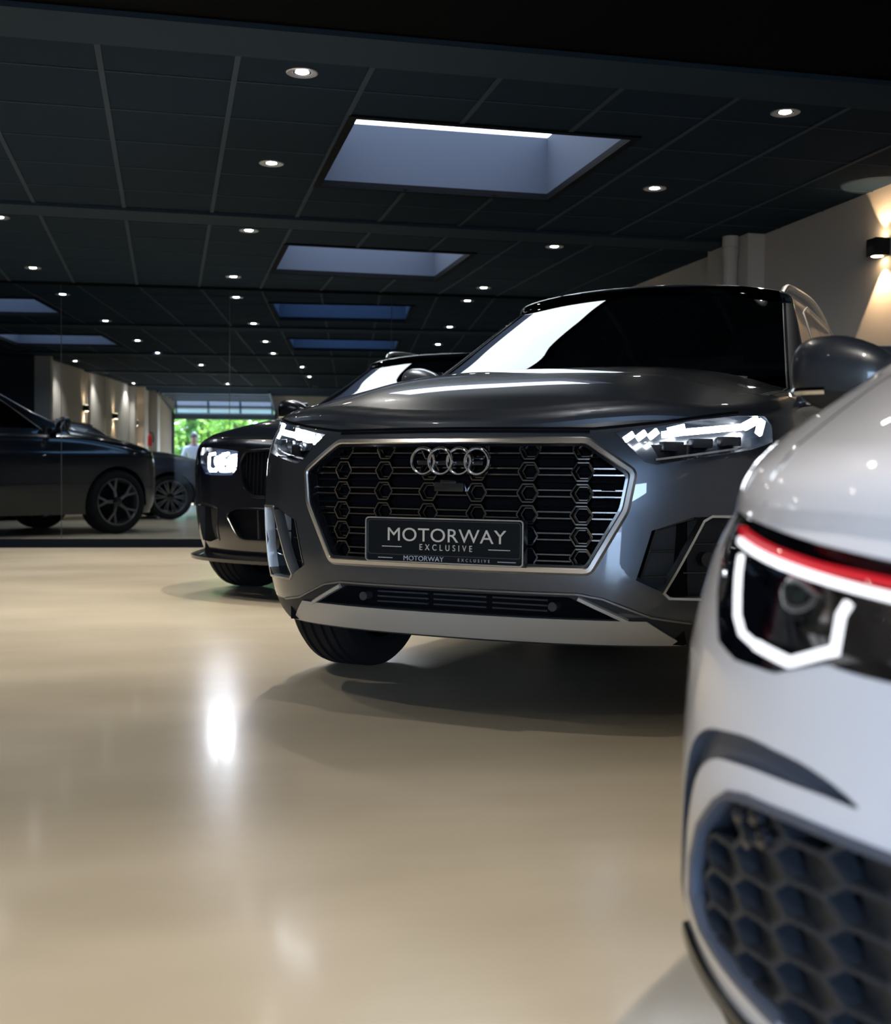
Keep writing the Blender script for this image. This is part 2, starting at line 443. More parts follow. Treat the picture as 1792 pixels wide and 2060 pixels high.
def tbox(bm, T, x0, x1, y0, y1, z0, z1, mi=0):
    c = [T((x, y, 0)) for (x, y) in ((x0, y0), (x1, y0), (x1, y1), (x0, y1))]
    lo = [bm.verts.new((p.x, p.y, z0)) for p in c]; hi = [bm.verts.new((p.x, p.y, z1)) for p in c]
    fs = [bm.faces.new(lo), bm.faces.new(hi)] + [bm.faces.new((lo[i], lo[(i+1) % 4], hi[(i+1) % 4], hi[i])) for i in range(4)]
    for f in fs: f.material_index = mi
LIGHT_ROWS = {-2.87: 'far left', -1.2: 'left', .6: 'middle', 3.04: 'right'}
spots = []
def hall(T, far):
    y1 = 12.45
    # ceiling: tiles as one slab field with holes for the skylights
    def cell_mesh(bm, x0, x1, ya, yb, z, holes):
        xs = sorted({x0, x1} | {h for (a, b_, c, d) in holes for h in (a, b_)}); ys = sorted({ya, yb} | {h for (a, b_, c, d) in holes for h in (c, d)})
        for i in range(len(xs)-1):
            for j in range(len(ys)-1):
                cx, cy_ = (xs[i]+xs[i+1])/2, (ys[j]+ys[j+1])/2
                if any(a < cx < b_ and c < cy_ < d for (a, b_, c, d) in holes): continue
                pts = []
                for (px, py) in ((xs[i], ys[j]), (xs[i+1], ys[j]), (xs[i+1], ys[j+1]), (xs[i], ys[j+1])):
                    q = Vector((px, py, z))
                    if py >= y1-1e-6: q.y = gy(px)
                    pts.append(T(q))
                quad(bm, *pts)
    holes = [(a-.0, b_+.0, c, d) for (a, b_) in SKY_X for (c, d) in SKY_Y]
    bm = bmesh.new(); cell_mesh(bm, XL, XR, 5.05, y1, CEIL, holes)
    struct('ceiling', bm, m_tile)
    bm = bmesh.new(); cell_mesh(bm, XL, XR, YB, 5.05, CEIL+.0, [])
    struct('ceiling', bm, m_black if not far else m_tile)
    # grey bands across the ceiling
    bm = bmesh.new(); tbox(bm, T, XL, XR, 5.05, 5.4, CEIL-.025, CEIL-.002); tbox(bm, T, XL, XR, 8.76, 9.1, CEIL-.025, CEIL-.002)
    if far:
        for yy in (1.6, -1.9): tbox(bm, T, XL, XR, yy, yy+.34, CEIL-.025, CEIL-.002)
    struct('trim_1', bm, m_beam)
    # grid rails
    bm = bmesh.new()
    def rail(xa, xb, ya, yb, zt=CEIL-.001, th=.006):
        for (hx0, hx1, hy0, hy1) in holes:
            if xa < hx1 and xb > hx0 and ya < hy1 and yb > hy0:
                if xb-xa < yb-ya:
                    if ya < hy0-.05: rail(xa, xb, ya, hy0, zt, th)
                    if yb > hy1+.05: rail(xa, xb, hy1, yb, zt, th)
                else:
                    if xa < hx0-.05: rail(xa, hx0, ya, yb, zt, th)
                    if xb > hx1+.05: rail(hx1, xb, ya, yb, zt, th)
                return
        tbox(bm, T, xa, xb, ya, yb, zt-th, zt)
    bays = [(5.4, 8.76, [5.215+.6*j for j in range(1, 6)]), (9.1, 12.1, [9.25+.6*j for j in range(0, 5)])]
    if far: bays += [(1.94, 5.05, [1.94+.6*j for j in range(1, 6)]), (-1.56, 1.6, [-1.56+.6*j for j in range(1, 6)])]
    for (ya, yb, rows) in bays:
        i = -12
        while -.30+.6*i < XR:
            x = -.30+.6*i
            if x > XL: rail(x-.013, x+.013, ya, yb if yb != 12.1 else gy(x)-.02)
            i += 1
        for yy in rows:
            if yy < yb-.1: rail(XL, XR, yy-.005, yy+.005, CEIL-.0005, .004)
    struct('trim_2', bm, m_bar)
    # skylight wells
    k = 0
    for (a, b_) in SKY_X:
        for (c, d) in SKY_Y:
            k += 1
            bm = bmesh.new(); hgt = .40
            P = lambda x, y, z: T((x, y, z))
            z0, z1 = CEIL, CEIL+hgt
            cs = [(a, c), (b_, c), (b_, d), (a, d)]
            for i in range(4):
                p, q = cs[i], cs[(i+1) % 4]
                f = quad(bm, P(*p, z0+.03), P(*q, z0+.03), P(*q, z1), P(*p, z1), 0)
                f = quad(bm, P(*p, z0), P(*q, z0), P(*q, z0+.03), P(*p, z0+.03), 1)
            struct('window_%d' % k, bm, [m_well, m_lip])
            bm = bmesh.new(); quad(bm, *[P(x, y, z1) for x, y in cs])
            struct('window_%d' % k, bm, m_glaz if not far or a < 0 else m_glaz_dim)
            bm = bmesh.new()
            e = .045
            tbox(bm, T, a-e, a, c-e, d+e, CEIL-.012, CEIL-.001); tbox(bm, T, b_, b_+e, c-e, d+e, CEIL-.012, CEIL-.001)
            tbox(bm, T, a, b_, c-e, c, CEIL-.012, CEIL-.001); tbox(bm, T, a, b_, d, d+e, CEIL-.012, CEIL-.001)
            struct('trim_3', bm, m_lip)
    # side walls
    side = 'far_' if far else ''
    bm = bmesh.new(); quad(bm, T((XR, YB, 0)), T((XR, gy(XR), 0)), T((XR, gy(XR), CEIL)), T((XR, YB, CEIL)))
    struct('wall_right' if not far else 'wall_east', bm, m_wall)
    if far:
        bm = bmesh.new(); quad(bm, T((XL, 4.6, 0)), T((XL, gy(XL), 0)), T((XL, gy(XL), CEIL)), T((XL, 4.6, CEIL))); quad(bm, T((XL, 4.6, 0)), T((-3.2, 4.6, 0)), T((-3.2, 4.6, CEIL)), T((XL, 4.6, CEIL))); struct('wall_left', bm, m_wall_unlit)
        bm = bmesh.new(); quad(bm, T((-2.75, YB, 0)), T((-3.2, 4.6, 0)), T((-3.2, 4.6, CEIL)), T((-2.75, YB, CEIL))); struct('wall_left', bm, m_wall)
        bm = bmesh.new()
        for (x_, ya, yb) in ((-3.02, 4.45, 4.62), (-3.02, 1.42, 1.62), (-2.98, .2, .45), (-2.80, -1.95, -1.7), (-2.70, -2.5, -2.3), (-2.62, -3.9, -3.6)):
            tbox(bm, T, x_-.25, x_, ya, yb, 0, CEIL)
        struct('trim_4', bm, m_wall)
    else:
        bm = bmesh.new(); quad(bm, T((XL, 4.6, 0)), T((XL, gy(XL), 0)), T((XL, gy(XL), CEIL)), T((XL, 4.6, CEIL))); quad(bm, T((XL, 4.6, 0)), T((-3.2, 4.6, 0)), T((-3.2, 4.6, CEIL)), T((XL, 4.6, CEIL))); struct('wall_left', bm, m_wall)
        bm = bmesh.new(); quad(bm, T((-2.75, YB, 0)), T((-3.2, 4.6, 0)), T((-3.2, 4.6, CEIL)), T((-2.75, YB, CEIL))); struct('wall_left', bm, m_wall)
        bm = bmesh.new(); tbox(bm, T, XR-.14, XR+.02, 8.45, 9.15, 0, CEIL); struct('trim_4', bm, m_wall)
    # wall with the garage opening
    gx0, gx1, gz = (-2.42, -.04, 2.25)
    bm = bmesh.new()
    cells = ((XL, gx0, 0, CEIL), (gx1, XR, 0, CEIL), (gx0, gx1, gz, CEIL))
    for (xa, xb, za, zb) in cells:
        quad(bm, T((xa, YB, za)), T((xb, YB, za)), T((xb, YB, zb)), T((xa, YB, zb)))
    struct('wall_back' if not far else 'wall_north', bm, m_wall)
    return (gx0, gx1, gz)
hall(ident, False)
for (xa, xb, za, zb) in ((-2.42, -.04, 0, 2.25),):
    d = bpy.data.lights.new('sky_portal', 'AREA'); d.shape = 'RECTANGLE'; d.size = xb-xa; d.size_y = zb-za; d.cycles.is_portal = True
    lo = bpy.data.objects.new('sky_portal', d); COL.objects.link(lo); lo.location = ((xa+xb)/2, YB-.02, (za+zb)/2); lo.rotation_euler = (PI/2, 0, PI)
    lo.rotation_euler = (-PI/2, 0, PI)
GX0, GX1, GZ = hall(refl, True)  # mirrored hall added behind the panes to stand in for the reflection

# mirror wall made as see-through tinted panes, with seams and kickboard
bm = bmesh.new()
seams = [-1.02+1.62*k for k in range(-3, 5)]
xs = [XL]+[x for x in seams if XL < x < XR]+[XR]
for i in range(len(xs)-1):
    a, b_ = xs[i]+.002, xs[i+1]-.002
    quad(bm, (a, gy(a), .09), (b_, gy(b_), .09), (b_, gy(b_), CEIL), (a, gy(a), CEIL))
o = struct('window_9', bm, m_mirror_pane)
bm = bmesh.new()
for x in xs[1:-1]: box(bm, x-.003, x+.003, gy(x)-.004, gy(x)+.004, .09, CEIL-.03)
struct('trim_5', bm, m_seam)
bm = bmesh.new()
def gbar(bm, d0, d1, z0, z1):
    pts = [Vector((XL, gy(XL), 0))-MN*d0, Vector((XR, gy(XR), 0))-MN*d0, Vector((XR, gy(XR), 0))-MN*d1, Vector((XL, gy(XL), 0))-MN*d1]
    lo = [bm.verts.new((p.x, p.y, z0)) for p in pts]; hi = [bm.verts.new((p.x, p.y, z1)) for p in pts]
    bm.faces.new(lo); bm.faces.new(hi)
    for i in range(4): bm.faces.new((lo[i], lo[(i+1) % 4], hi[(i+1) % 4], hi[i]))
gbar(bm, -.03, .03, 0, .085)
struct('baseboard_back', bm, m_skirt)
bm = bmesh.new(); gbar(bm, -.02, .02, CEIL-.03, CEIL-.001)
struct('trim_6', bm, m_lip)

# ---------------- recessed downlights
def make_downlight():
    root = empty('downlight')
    bm = bmesh.new(); lathe(bm, [(.030, .002), (.034, -.003), (.052, -.006), (.056, -.003), (.056, .0)], 28)
    link('trim_ring', bm, m_steel, root)
    bm = bmesh.new(); lathe(bm, [(.030, -.001), (.026, .0005), (.024, .0005)], 24); link('inner_ring', bm, m_mount, root)
    bm = bmesh.new(); lathe(bm, [(.024, .0), (.018, -.003), (.001, -.005)], 24); link('lamp', bm, m_bulb, root)
    return root
def copy_tree(o, parent=None):
    c = o.copy(); COL.objects.link(c); c.parent = parent
    for ch in list(o.children): copy_tree(ch, c)
    return c
dl0 = make_downlight(); first = True
LR = [(-1.2, 'left row'), (.6, 'middle row'), (3.04, 'right row')]
LY = [(5.62, 'first'), (7.3, 'second'), (9.36, 'third'), (11.6, 'fourth')]
lspec = []
for (x, rn) in LR:
    for (y, on) in LY:
        lspec.append((ident((x, y, 0)), 'ceiling downlight in front of the mirror wall, %s from the camera in the %s' % (on, rn), 1))
ordn = ['first', 'second', 'third', 'fourth', 'fifth', 'sixth', 'seventh']
for (rows, rn) in (([(-2.82, 3.75), (-2.8, 1.36), (-2.75, -1.3)], 'leftmost row'),
                   ([(-1.2, 11.57), (-1.2, 9.36), (-1.2, 7.15), (-1.2, 5.4), (-.78, 3.35), (-.78, 1.4), (-.78, -1.1)], 'row left of the garage door'),
                   ([(.6, 11.6), (.6, 9.36), (.6, 7.3), (.6, 5.6), (.95, 3.25), (1.0, 1.1), (1.03, -1.6)], 'row above the garage door'),
                   ([(3.04, 11.67), (3.04, 9.36), (3.04, 7.3), (3.04, 5.6)], 'row beside the parked car roofs')):
    for k, (x, y) in enumerate(rows):
        lspec.append((refl((x, y, 0)), 'ceiling downlight reflected in the mirror wall, %s one in the %s' % (ordn[k], rn), 2))
for (x, y) in ((-.78, 3.35), (1.0, 3.3), (-2.82, 3.4), (-.78, 1.1), (1.0, 1.1)):
    lspec.append((ident((x, y, 0)), None, 3 if y < 2 else 4))
sl = {}
for kind, en in ((1, 100), (2, 44), (3, 98), (4, 24)):
    d = bpy.data.lights.new('downlight_beam_%d' % kind, 'SPOT'); d.energy = en; d.spot_size = math.radians(108); d.spot_blend = .8
    d.shadow_soft_size = .022; d.color = (1.0, .92, .82); sl[kind] = d
    if kind == 3: d.spot_size = math.radians(96)
for (p, lab, kind) in lspec:
    r = dl0 if first else copy_tree(dl0); first = False
    r.location = (p.x, p.y, CEIL); r.scale = (1.32, 1.32, 1)
    tag(r, lab or 'ceiling downlight above the camera', 'ceiling light', 'recessed ceiling downlights')
    lo = bpy.data.objects.new('downlight_beam', sl[kind]); COL.objects.link(lo); lo.location = (p.x, p.y, CEIL-.02)

# ---------------- wall sconces (up and down)
m_sglow = mat('sconce_glow', (1, 1, 1), .5, emit=(1.0, .72, .42), estr=25)
def sconce(p, nrm, label, e=14):
    rz = math.atan2(nrm[1], nrm[0])
    r = empty('wall_sconce', p, rz, label, 'wall light', 'black wall lights')
    bm = bmesh.new(); box(bm, .0, .10, -.055, .055, -.055, .055, .004); link('housing', bm, m_mount, r)
    for sg in (1, -1):
        bm = bmesh.new(); cyl(bm, (.055, 0, sg*.0552), (.055, 0, sg*.0572), .036, n=20); link('lamp', bm, m_sglow, r)
        d = bpy.data.lights.new('sconce_beam', 'SPOT'); d.energy = e*(.55 if sg > 0 else 1.3); d.color = (1, .68, .38); d.spot_size = math.radians(72); d.spot_blend = .15; d.shadow_soft_size = .01
        lo = bpy.data.objects.new('sconce_beam', d); COL.objects.link(lo); lo.location = Vector(p)+Vector((nrm[0]*.055, nrm[1]*.055, sg*.062))
        lo.rotation_euler = (0 if sg < 0 else PI, 0, 0)
sconce((XR, 6.86, 2.21), (-1, 0, 0), 'black cube wall light casting warm cones up and down the right wall', 20)
mirn = (refl((XL+1, 0, 0))-refl((XL, 0, 0)))
for (y, z, lab) in ((1.95, 1.9, 'small black wall light reflected in the mirror wall, nearest the unlit wall'), (-.25, 1.86, 'small black wall light reflected in the mirror wall, between two cream pilasters'), (-2.05, 1.8, 'small black wall light reflected in the mirror wall, nearest the garage door')):
    sconce(refl((-2.75-.45*(y-YB)/(4.6-YB), y, z)), mirn, lab, 10)
# drain pipe on the pilaster
bm = bmesh.new(); px, py = XR-.20, 8.62
cyl(bm, (px, py, .0), (px, py, CEIL-.13), .055, n=24); cyl(bm, (px, py, CEIL-.14), (px, py, CEIL-.09), .062, n=24); cyl(bm, (px, py, CEIL-.08), (px, py, CEIL), .062, n=24); cyl(bm, (px, py, CEIL-.1), (px, py, CEIL-.07), .05, n=24)
tag(link('drain_pipe', bm, m_wall), 'cream round drain pipe running up the right wall pilaster', 'pipe')

# ---------------- raised sectional garage door in the mirrored hall
root = empty('garage_door', refl(((GX0+GX1)/2, YB, 0)), 0, 'raised sectional garage door with translucent panels under the mirrored ceiling', 'garage door')
inv = Matrix.Translation(-root.location)
m_dframe = mat('blue_grey_door_frame', (.10, .15, .22), .45, metal=.3)
m_dpane = mat('translucent_door_pane', (.75, .82, .95), .4, trans=.6, emit=(.55, .72, 1.0), estr=.25)  # emission stands in for daylight coming through the panes
def TD(p): return refl(p)-root.location
def slab(bm, a, b_, c, d, th=.03):
    P = [TD(q) for q in (a, b_, c, d)]; nn = (P[1]-P[0]).cross(P[3]-P[0]).normalized()*th
    lo = [bm.verts.new(p-nn) for p in P]; hi = [bm.verts.new(p+nn) for p in P]
    bm.faces.new(lo); bm.faces.new(hi)
    for i in range(4): bm.faces.new((lo[i], lo[(i+1) % 4], hi[(i+1) % 4], hi[i]))
# door leaf slopes from the lintel up to the ceiling
def lp(x, t): return (x, YB+.12+1.9*t, GZ-.10+.20*t)
bm = bmesh.new()
slab(bm, (GX0, YB+.05, GZ-.24), (GX1, YB+.05, GZ-.24), (GX1, YB+.05, GZ-.12), (GX0, YB+.05, GZ-.12), .025); link('bottom_rail', bm, m_mount, root)
for k in range(2):
    bm = bmesh.new()
    z0 = GZ-.12+.17*k
    y0 = YB+.05+.05*k
    for j in range(3):
        xa = GX0+.05+(GX1-GX0-.1)/3*j+.02; xb = GX0+.05+(GX1-GX0-.1)/3*(j+1)-.02
        slab(bm, (xa, y0, z0+.03), (xb, y0, z0+.03), (xb, y0+.04, z0+.13), (xa, y0+.04, z0+.13), .006)
    link('pane', bm, m_dpane, root)
    bm = bmesh.new()
    slab(bm, (GX0, y0+.03, z0), (GX1, y0+.03, z0), (GX1, y0+.04, z0+.03), (GX0, y0+.04, z0+.03), .02)
    for j in range(4):
        xa = GX0+.05+(GX1-GX0-.1)/3*j
        slab(bm, (xa-.025, y0, z0), (xa+.025, y0, z0), (xa+.025, y0+.06, z0+.16), (xa-.025, y0+.06, z0+.16), .02)
    link('panel_frame', bm, m_dframe, root)
for s, xx in ((0, GX0-.03), (1, GX1+.03)):
    bm = bmesh.new(); slab(bm, (xx-.03, YB+.04, 0), (xx+.03, YB+.04, 0), (xx+.03, YB+.04, GZ), (xx-.03, YB+.04, GZ), .03)
    slab(bm, (xx-.02, YB+.1, GZ-.05), (xx+.02, YB+.1, GZ-.05), (xx+.02, YB+2.4, CEIL-.08), (xx-.02, YB+2.4, CEIL-.08), .02)
    link('track', bm, m_mount, root)
bm = bmesh.new()
for k in range(4): slab(bm, (GX0, YB+.4+.5*k, CEIL-.16+.02*k), (GX1, YB+.4+.5*k, CEIL-.16+.02*k), (GX1, YB+.55+.5*k, CEIL-.15+.02*k), (GX0, YB+.55+.5*k, CEIL-.15+.02*k), .012)
link('ceiling_leaf', bm, m_dframe, root)
bm = bmesh.new(); box(bm, -.25, .25, -.05, .2, 0, .14, .01)
o = link('door_motor', bm, m_mount, root); o.location = TD((2.0, YB+.3, CEIL-.2)) + Vector((0, 0, 0))

# ---------------- outdoors beyond the door: trees, bush, a person
m_leaf = mat('sunlit_leaves', (.22, .42, .05), .6); 
n, l, b = nodes(m_leaf); b.inputs['Transmission Weight'].default_value = 0
oi = n.new('ShaderNodeTexNoise'); oi.inputs['Scale'].default_value = 1.6; rp = n.new('ShaderNodeValToRGB'); tcx = n.new('ShaderNodeTexCoord')
rp.color_ramp.elements[0].color = (.04, .13, .008, 1); rp.color_ramp.elements[1].color = (.28, .46, .045, 1); rp.color_ramp.elements[0].position = .35; rp.color_ramp.elements[1].position = .65
l.new(tcx.outputs['Object'], oi.inputs['Vector']); l.new(oi.outputs['Fac'], rp.inputs['Fac']); l.new(rp.outputs[0], b.inputs['Base Color'])
tr = n.new('ShaderNodeBsdfTranslucent'); ad = n.new('ShaderNodeMixShader'); ad.inputs[0].default_value = .45
l.new(rp.outputs[0], tr.inputs[0]); l.new(b.outputs[0], ad.inputs[1]); l.new(tr.outputs[0], ad.inputs[2]); l.new(ad.outputs[0], n['Material Output'].inputs[0])
m_bark = mat('grey_bark', (.10, .085, .07), .9)
rnd = random.Random(5)
def tree(x, y, h, rad, n_, label, trunk=True, zlow=.9, name='leafy_tree', lcat='tree'):
    r = empty(name, (x, y, -.09), 0, label, lcat, 'leafy trees outside' if trunk else 'bushes outside')
    if trunk:
        bm = bmesh.new()
        sweep(bm, [(0, 0, 0), (.05, .02, h*.35), (-.04, 0, h*.6), (0, 0, h*.85)], circ(.09, 8), (1, 0, 0))
        for k in range(5):
            a = rnd.random()*6.28; cyl(bm, (0, 0, h*.35+.3*k), (math.cos(a)*rad*.6, math.sin(a)*rad*.6, h*.55+.3*k), .035, .012, 6)
        link('trunk', bm, m_bark, r)
    bm = bmesh.new()
    for k in range(n_):
        u, v, q = max(-1, min(1, rnd.gauss(0, .5))), max(-1, min(1, rnd.gauss(0, .5))), rnd.random()
        c = Vector((u*rad, v*rad, zlow+(h-zlow)*q)); s = (.05+.05*rnd.random())*(1 if trunk else 2.2)
        if rnd.random() > .2+1.0*math.sin(q*PI): continue
        d1 = Vector((rnd.gauss(0, 1), rnd.gauss(0, 1), rnd.gauss(0, .6))).normalized(); d2 = d1.orthogonal().normalized()
        bm.faces.new([bm.verts.new(p) for p in (c-d1*s, c+d2*s*.5, c+d1*s, c-d2*s*.5)])
    link('foliage', bm, m_leaf, r, False)
dz = refl((0, YB, 0)).y
for (x, y, h_, rad, n_, zl, lab) in ((-2.9, 3.2, 3.9, .95, 3600, 1.5, 'sunlit leafy tree at the far left of the garage opening'), (-.55, 3.0, 4.3, .95, 4200, 1.35, 'sunlit leafy tree left of centre in the garage opening, trunk in view'),
        (1.75, 3.3, 4.2, .95, 4200, 1.4, 'sunlit leafy tree right of centre in the garage opening'), (4.1, 3.4, 4.2, .95, 3600, 1.2, 'sunlit leafy tree at the far right of the garage opening')):
    tree(x, dz+y, h_, rad, n_, lab, zlow=zl)
for k, (x, lab) in enumerate(((-3.6, 'bright green clipped bush outside, leftmost'), (-1.2, 'bright green clipped bush outside, second from the left'), (1.2, 'bright green clipped bush outside, third from the left'), (3.6, 'bright green clipped bush outside, fourth from the left'), (6.0, 'bright green clipped bush outside, rightmost'))):
    tree(x, dz+6.6, 3.6, .98, 5600, lab, False, 0.0, 'bush', 'bush')

# fire extinguisher on the far wall
ex = empty('fire_extinguisher', refl((-2.55, -2.15, 1.30)), 0, 'small red fire extinguisher hanging on the cream wall left of the garage door', 'fire extinguisher')
bm = bmesh.new(); lathe(bm, [(.001, 0), (.045, .0), (.05, .02), (.05, .20), (.03, .25), (.015, .27), (.001, .27)], 20); link('cylinder', bm, mat('signal_red', (.55, .03, .03), .35), ex)
bm = bmesh.new(); cyl(bm, (0, 0, .26), (0, 0, .31), .014, n=10); sweep(bm, [(0, 0, .30), (.05, 0, .29), (.07, 0, .20), (.07, 0, .08)], circ(.012, 6), (0, 1, 0)); link('hose', bm, m_mount, ex)

# person outside the door, seen from behind the cars
def skin_mesh(name, verts, edges, radii, m, parent, sub=2):
    me = bpy.data.meshes.new(name); me.from_pydata(verts, edges, []); o = bpy.data.objects.new(name, me); COL.objects.link(o)
    o.modifiers.new('skin', 'SKIN'); s_ = o.modifiers.new('sub', 'SUBSURF'); s_.levels = sub; s_.render_levels = sub
    for i, r in enumerate(radii): me.skin_vertices[0].data[i].radius = r if isinstance(r, tuple) else (r, r)
    me.skin_vertices[0].data[0].use_root = True
    dg = bpy.context.evaluated_depsgraph_get(); me2 = bpy.data.meshes.new_from_object(o.evaluated_get(dg)); bpy.data.objects.remove(o)
    o = bpy.data.objects.new(name, me2); COL.objects.link(o); me2.materials.append(m)
    for p in me2.polygons: p.use_smooth = True
    o.parent = parent; return o
pr_ = empty('person', (.62, dz+.75, -.09), 0, 'person in pale shirt and dark trousers standing outside the garage door', 'person')
m_skin = mat('skin_tone', (.14, .08, .055), .5); m_shirt = mat('pale_blue_shirt', (.20, .23, .29), .8); m_trs = mat('dark_trousers', (.03, .035, .05), .8)
body = skin_mesh('body', [(0, 0, .95), (0, .0, 1.15), (0, -.02, 1.38), (0, -.02, 1.52), (.0, -.04, 1.62), (0, -.05, 1.72), (-.19, -.02, 1.40), (-.27, -.02, 1.12), (-.20, -.20, .98), (-.16, -.28, .95), (.19, -.02, 1.40), (.26, -.03, 1.12), (.24, -.12, .88), (.23, -.15, .78),
    (-.10, 0, .90), (-.12, -.01, .50), (-.12, .03, .09), (-.13, -.12, .05), (.10, 0, .90), (.12, -.02, .50), (.13, .02, .09), (.14, -.13, .05)],
    [(0, 1), (1, 2), (2, 3), (3, 4), (4, 5), (2, 6), (6, 7), (7, 8), (8, 9), (2, 10), (10, 11), (11, 12), (12, 13), (0, 14), (14, 15), (15, 16), (16, 17), (0, 18), (18, 19), (19, 20), (20, 21)],
    [(.15, .11), (.14, .10), (.16, .11), .055, .085, .08, .06, .045, .035, .03, .06, .045, .035, .03, .09, .06, .045, .04, .09, .06, .045, .04], m_skin, pr_)
def hand(p, d):
    for k in range(5):
        a = (k-2)*.35 if k < 4 else 1.2
        bm = bmesh.new(); q = Vector(p); e = q+Vector((math.sin(a)*.03, -.02*d, -.07+.012*abs(k-1.5)))
        cyl(bm, q, e, .010, .007, 6)
        if k == 0: B = bm
        else:
            me = bpy.data.meshes.new('t'); bm.to_mesh(me); B.from_mesh(me); bpy.data.meshes.remove(me)
    link('fingers', B, m_skin, pr_)
hand((-.16, -.28, .95), 1); hand((.23, -.15, .76), 1)
skin_mesh('shirt', [(0, 0, .93), (0, 0, 1.15), (0, -.02, 1.38), (0, -.02, 1.47), (-.19, -.02, 1.40), (-.27, -.02, 1.15), (.19, -.02, 1.40), (.26, -.03, 1.15)], [(0, 1), (1, 2), (2, 3), (2, 4), (4, 5), (2, 6), (6, 7)],
    [(.175, .13), (.165, .125), (.18, .13), .075, .08, .065, .08, .065], m_shirt, pr_)
skin_mesh('trousers', [(0, 0, .95), (-.10, 0, .85), (-.12, -.01, .50), (-.12, .03, .12), (.10, 0, .85), (.12, -.02, .50), (.13, .02, .12)], [(0, 1), (1, 2), (2, 3), (0, 4), (4, 5), (5, 6)],
    [(.17, .125), .105, .075, .07, .105, .075, .07], m_trs, pr_)
bm = bmesh.new(); bmesh.ops.create_uvsphere(bm, u_segments=16, v_segments=10, radius=.105)
bmesh.ops.delete(bm, geom=[v for v in bm.verts if v.co.z < -.03 and v.co.y < .02], context='VERTS')
for v in bm.verts: v.co = Vector((v.co.x*.92, v.co.y*1.05-.03, v.co.z*1.1+1.70))
link('hair', bm, mat('dark_hair', (.02, .015, .012), .7), pr_)
# ============================================================ CARS: shared parts
m_tyre = mat('tyre_rubber', (.006, .006, .007), .8, spec=.25)
m_rim = mat('dark_alloy', (.20, .20, .21), .3, metal=.9)
m_rimlight = mat('silver_alloy', (.55, .55, .56), .28, metal=.9)
m_under = mat('underbody_black', (.004, .004, .005), .9, spec=.1)
m_plast = mat('gloss_black_trim', (.006, .007, .009), .18, coat=.5)
m_plast_r = mat('matt_black_trim', (.010, .012, .015), .55)
m_wsg2 = glass_mat('lighter_car_glass', (.42, .46, .50), 0, 1.0)
m_chrome = mat('polished_chrome', (.75, .75, .77), .12, metal=1.0)
m_satin = mat('satin_silver_trim', (.78, .77, .75), .30, metal=1.0)
m_gap = mat('panel_gap_black', (.002, .002, .003), .9, spec=.1)
m_wsg = glass_mat('car_glass', (.10, .12, .14), 0, 1.8)
m_lens = glass_mat('clear_lens', (.92, .94, .97), 0, 1.2)
m_led = mat('led_white', (1, 1, 1), .4, emit=(.92, .96, 1.0), estr=22)
m_seat = mat('dark_seat', (.012, .012, .013), .7)
def make_wheel(R_, Wd, rr, spokes, name='wheel', yspoke=True, msp=None, sides=1):
    """wheel with its axis along y, outer face toward +y"""
    root = empty(name)
    h = Wd/2
    bm = bmesh.new()
    prof = [(rr, -h*.86), (rr+.02, -h*.98), (R_*.88, -h), (R_-.022, -h*.93), (R_-.006, -h*.78)]
    gs = [-.52, -.18, .18, .52]
    for g in gs: prof += [(R_, h*(g-.07)), (R_-.009, h*(g-.055)), (R_-.009, h*(g+.055)), (R_, h*(g+.07))]
    prof += [(R_-.006, h*.78), (R_-.022, h*.93), (R_*.88, h), (rr+.02, h*.98), (rr, h*.86)]
    lathe(bm, prof, 72, 'Y'); link('tyre', bm, m_tyre, root, 25)
    bm = bmesh.new()
    lathe(bm, [(rr+.004, h*.9), (rr-.008, h*.92), (rr-.02, h*.8), (rr-.03, h*.3), (rr-.035, -h*.8)], 56, 'Y')
    lathe(bm, [(rr-.04, h*.1), (.05, h*.12), (.002, h*.12)], 40, 'Y', mi=1)
    link('rim_barrel', bm, [msp or m_rim, m_under], root)
    bm = bmesh.new()
    ins = lambda a, r, d, wd: Vector((math.cos(a)*r, d, math.sin(a)*r))
    for k in range(spokes):
        a = 2*PI*k/spokes+PI/2
        def sp(a0, r0, d0, a1, r1, d1, w0, w1):
            p0 = ins(a0, r0, d0, 0); p1 = ins(a1, r1, d1, 0); t = (p1-p0).normalized(); s = Vector((t.z, 0, -t.x)).normalized()
            T = Vector((0, .022, 0))
            q = [p0-s*w0, p0+s*w0, p1+s*w1, p1-s*w1]
            lo = [bm.verts.new(p-T) for p in q]; hi = [bm.verts.new(p+(Vector((0, .0, 0)))-s*0) for p in q]
            bm.faces.new(lo); bm.faces.new(hi)
            for i in range(4): bm.faces.new((lo[i], lo[(i+1) % 4], hi[(i+1) % 4], hi[i]))
        if yspoke:
            sp(a, .03, h*.70, a, rr*.52, h*.82, .022, .016)
            sp(a, rr*.48, h*.81, a+.22, rr-.004, h*.88, .014, .012); sp(a, rr*.48, h*.81, a-.22, rr-.004, h*.88, .014, .012)
        else:
            for da in (-.09, .09): sp(a+da*.6, .04, h*.72, a+da*1.2, rr-.004, h*.86, .009, .008)
    bmesh.ops.recalc_face_normals(bm, faces=bm.faces)
    link('spokes', bm, msp or m_rim, root, 30)
    bm = bmesh.new(); lathe(bm, [(.062, h*.62), (.058, h*.80), (.035, h*.84), (.001, h*.85)], 24, 'Y'); link('hub_cap', bm, m_plast, root)
    return root
def attach_wheels(root, proto, xs, yc, R_, steer=0.):
    k = 0
    for x in xs:
        for sg in (1, -1):
            w = proto if k == 0 else copy_tree(proto)
            w.parent = root; w.location = (x, sg*yc, R_)
            w.rotation_euler = (0, .3*k, (0 if sg > 0 else PI)+(steer if x > -1 else 0)); k += 1
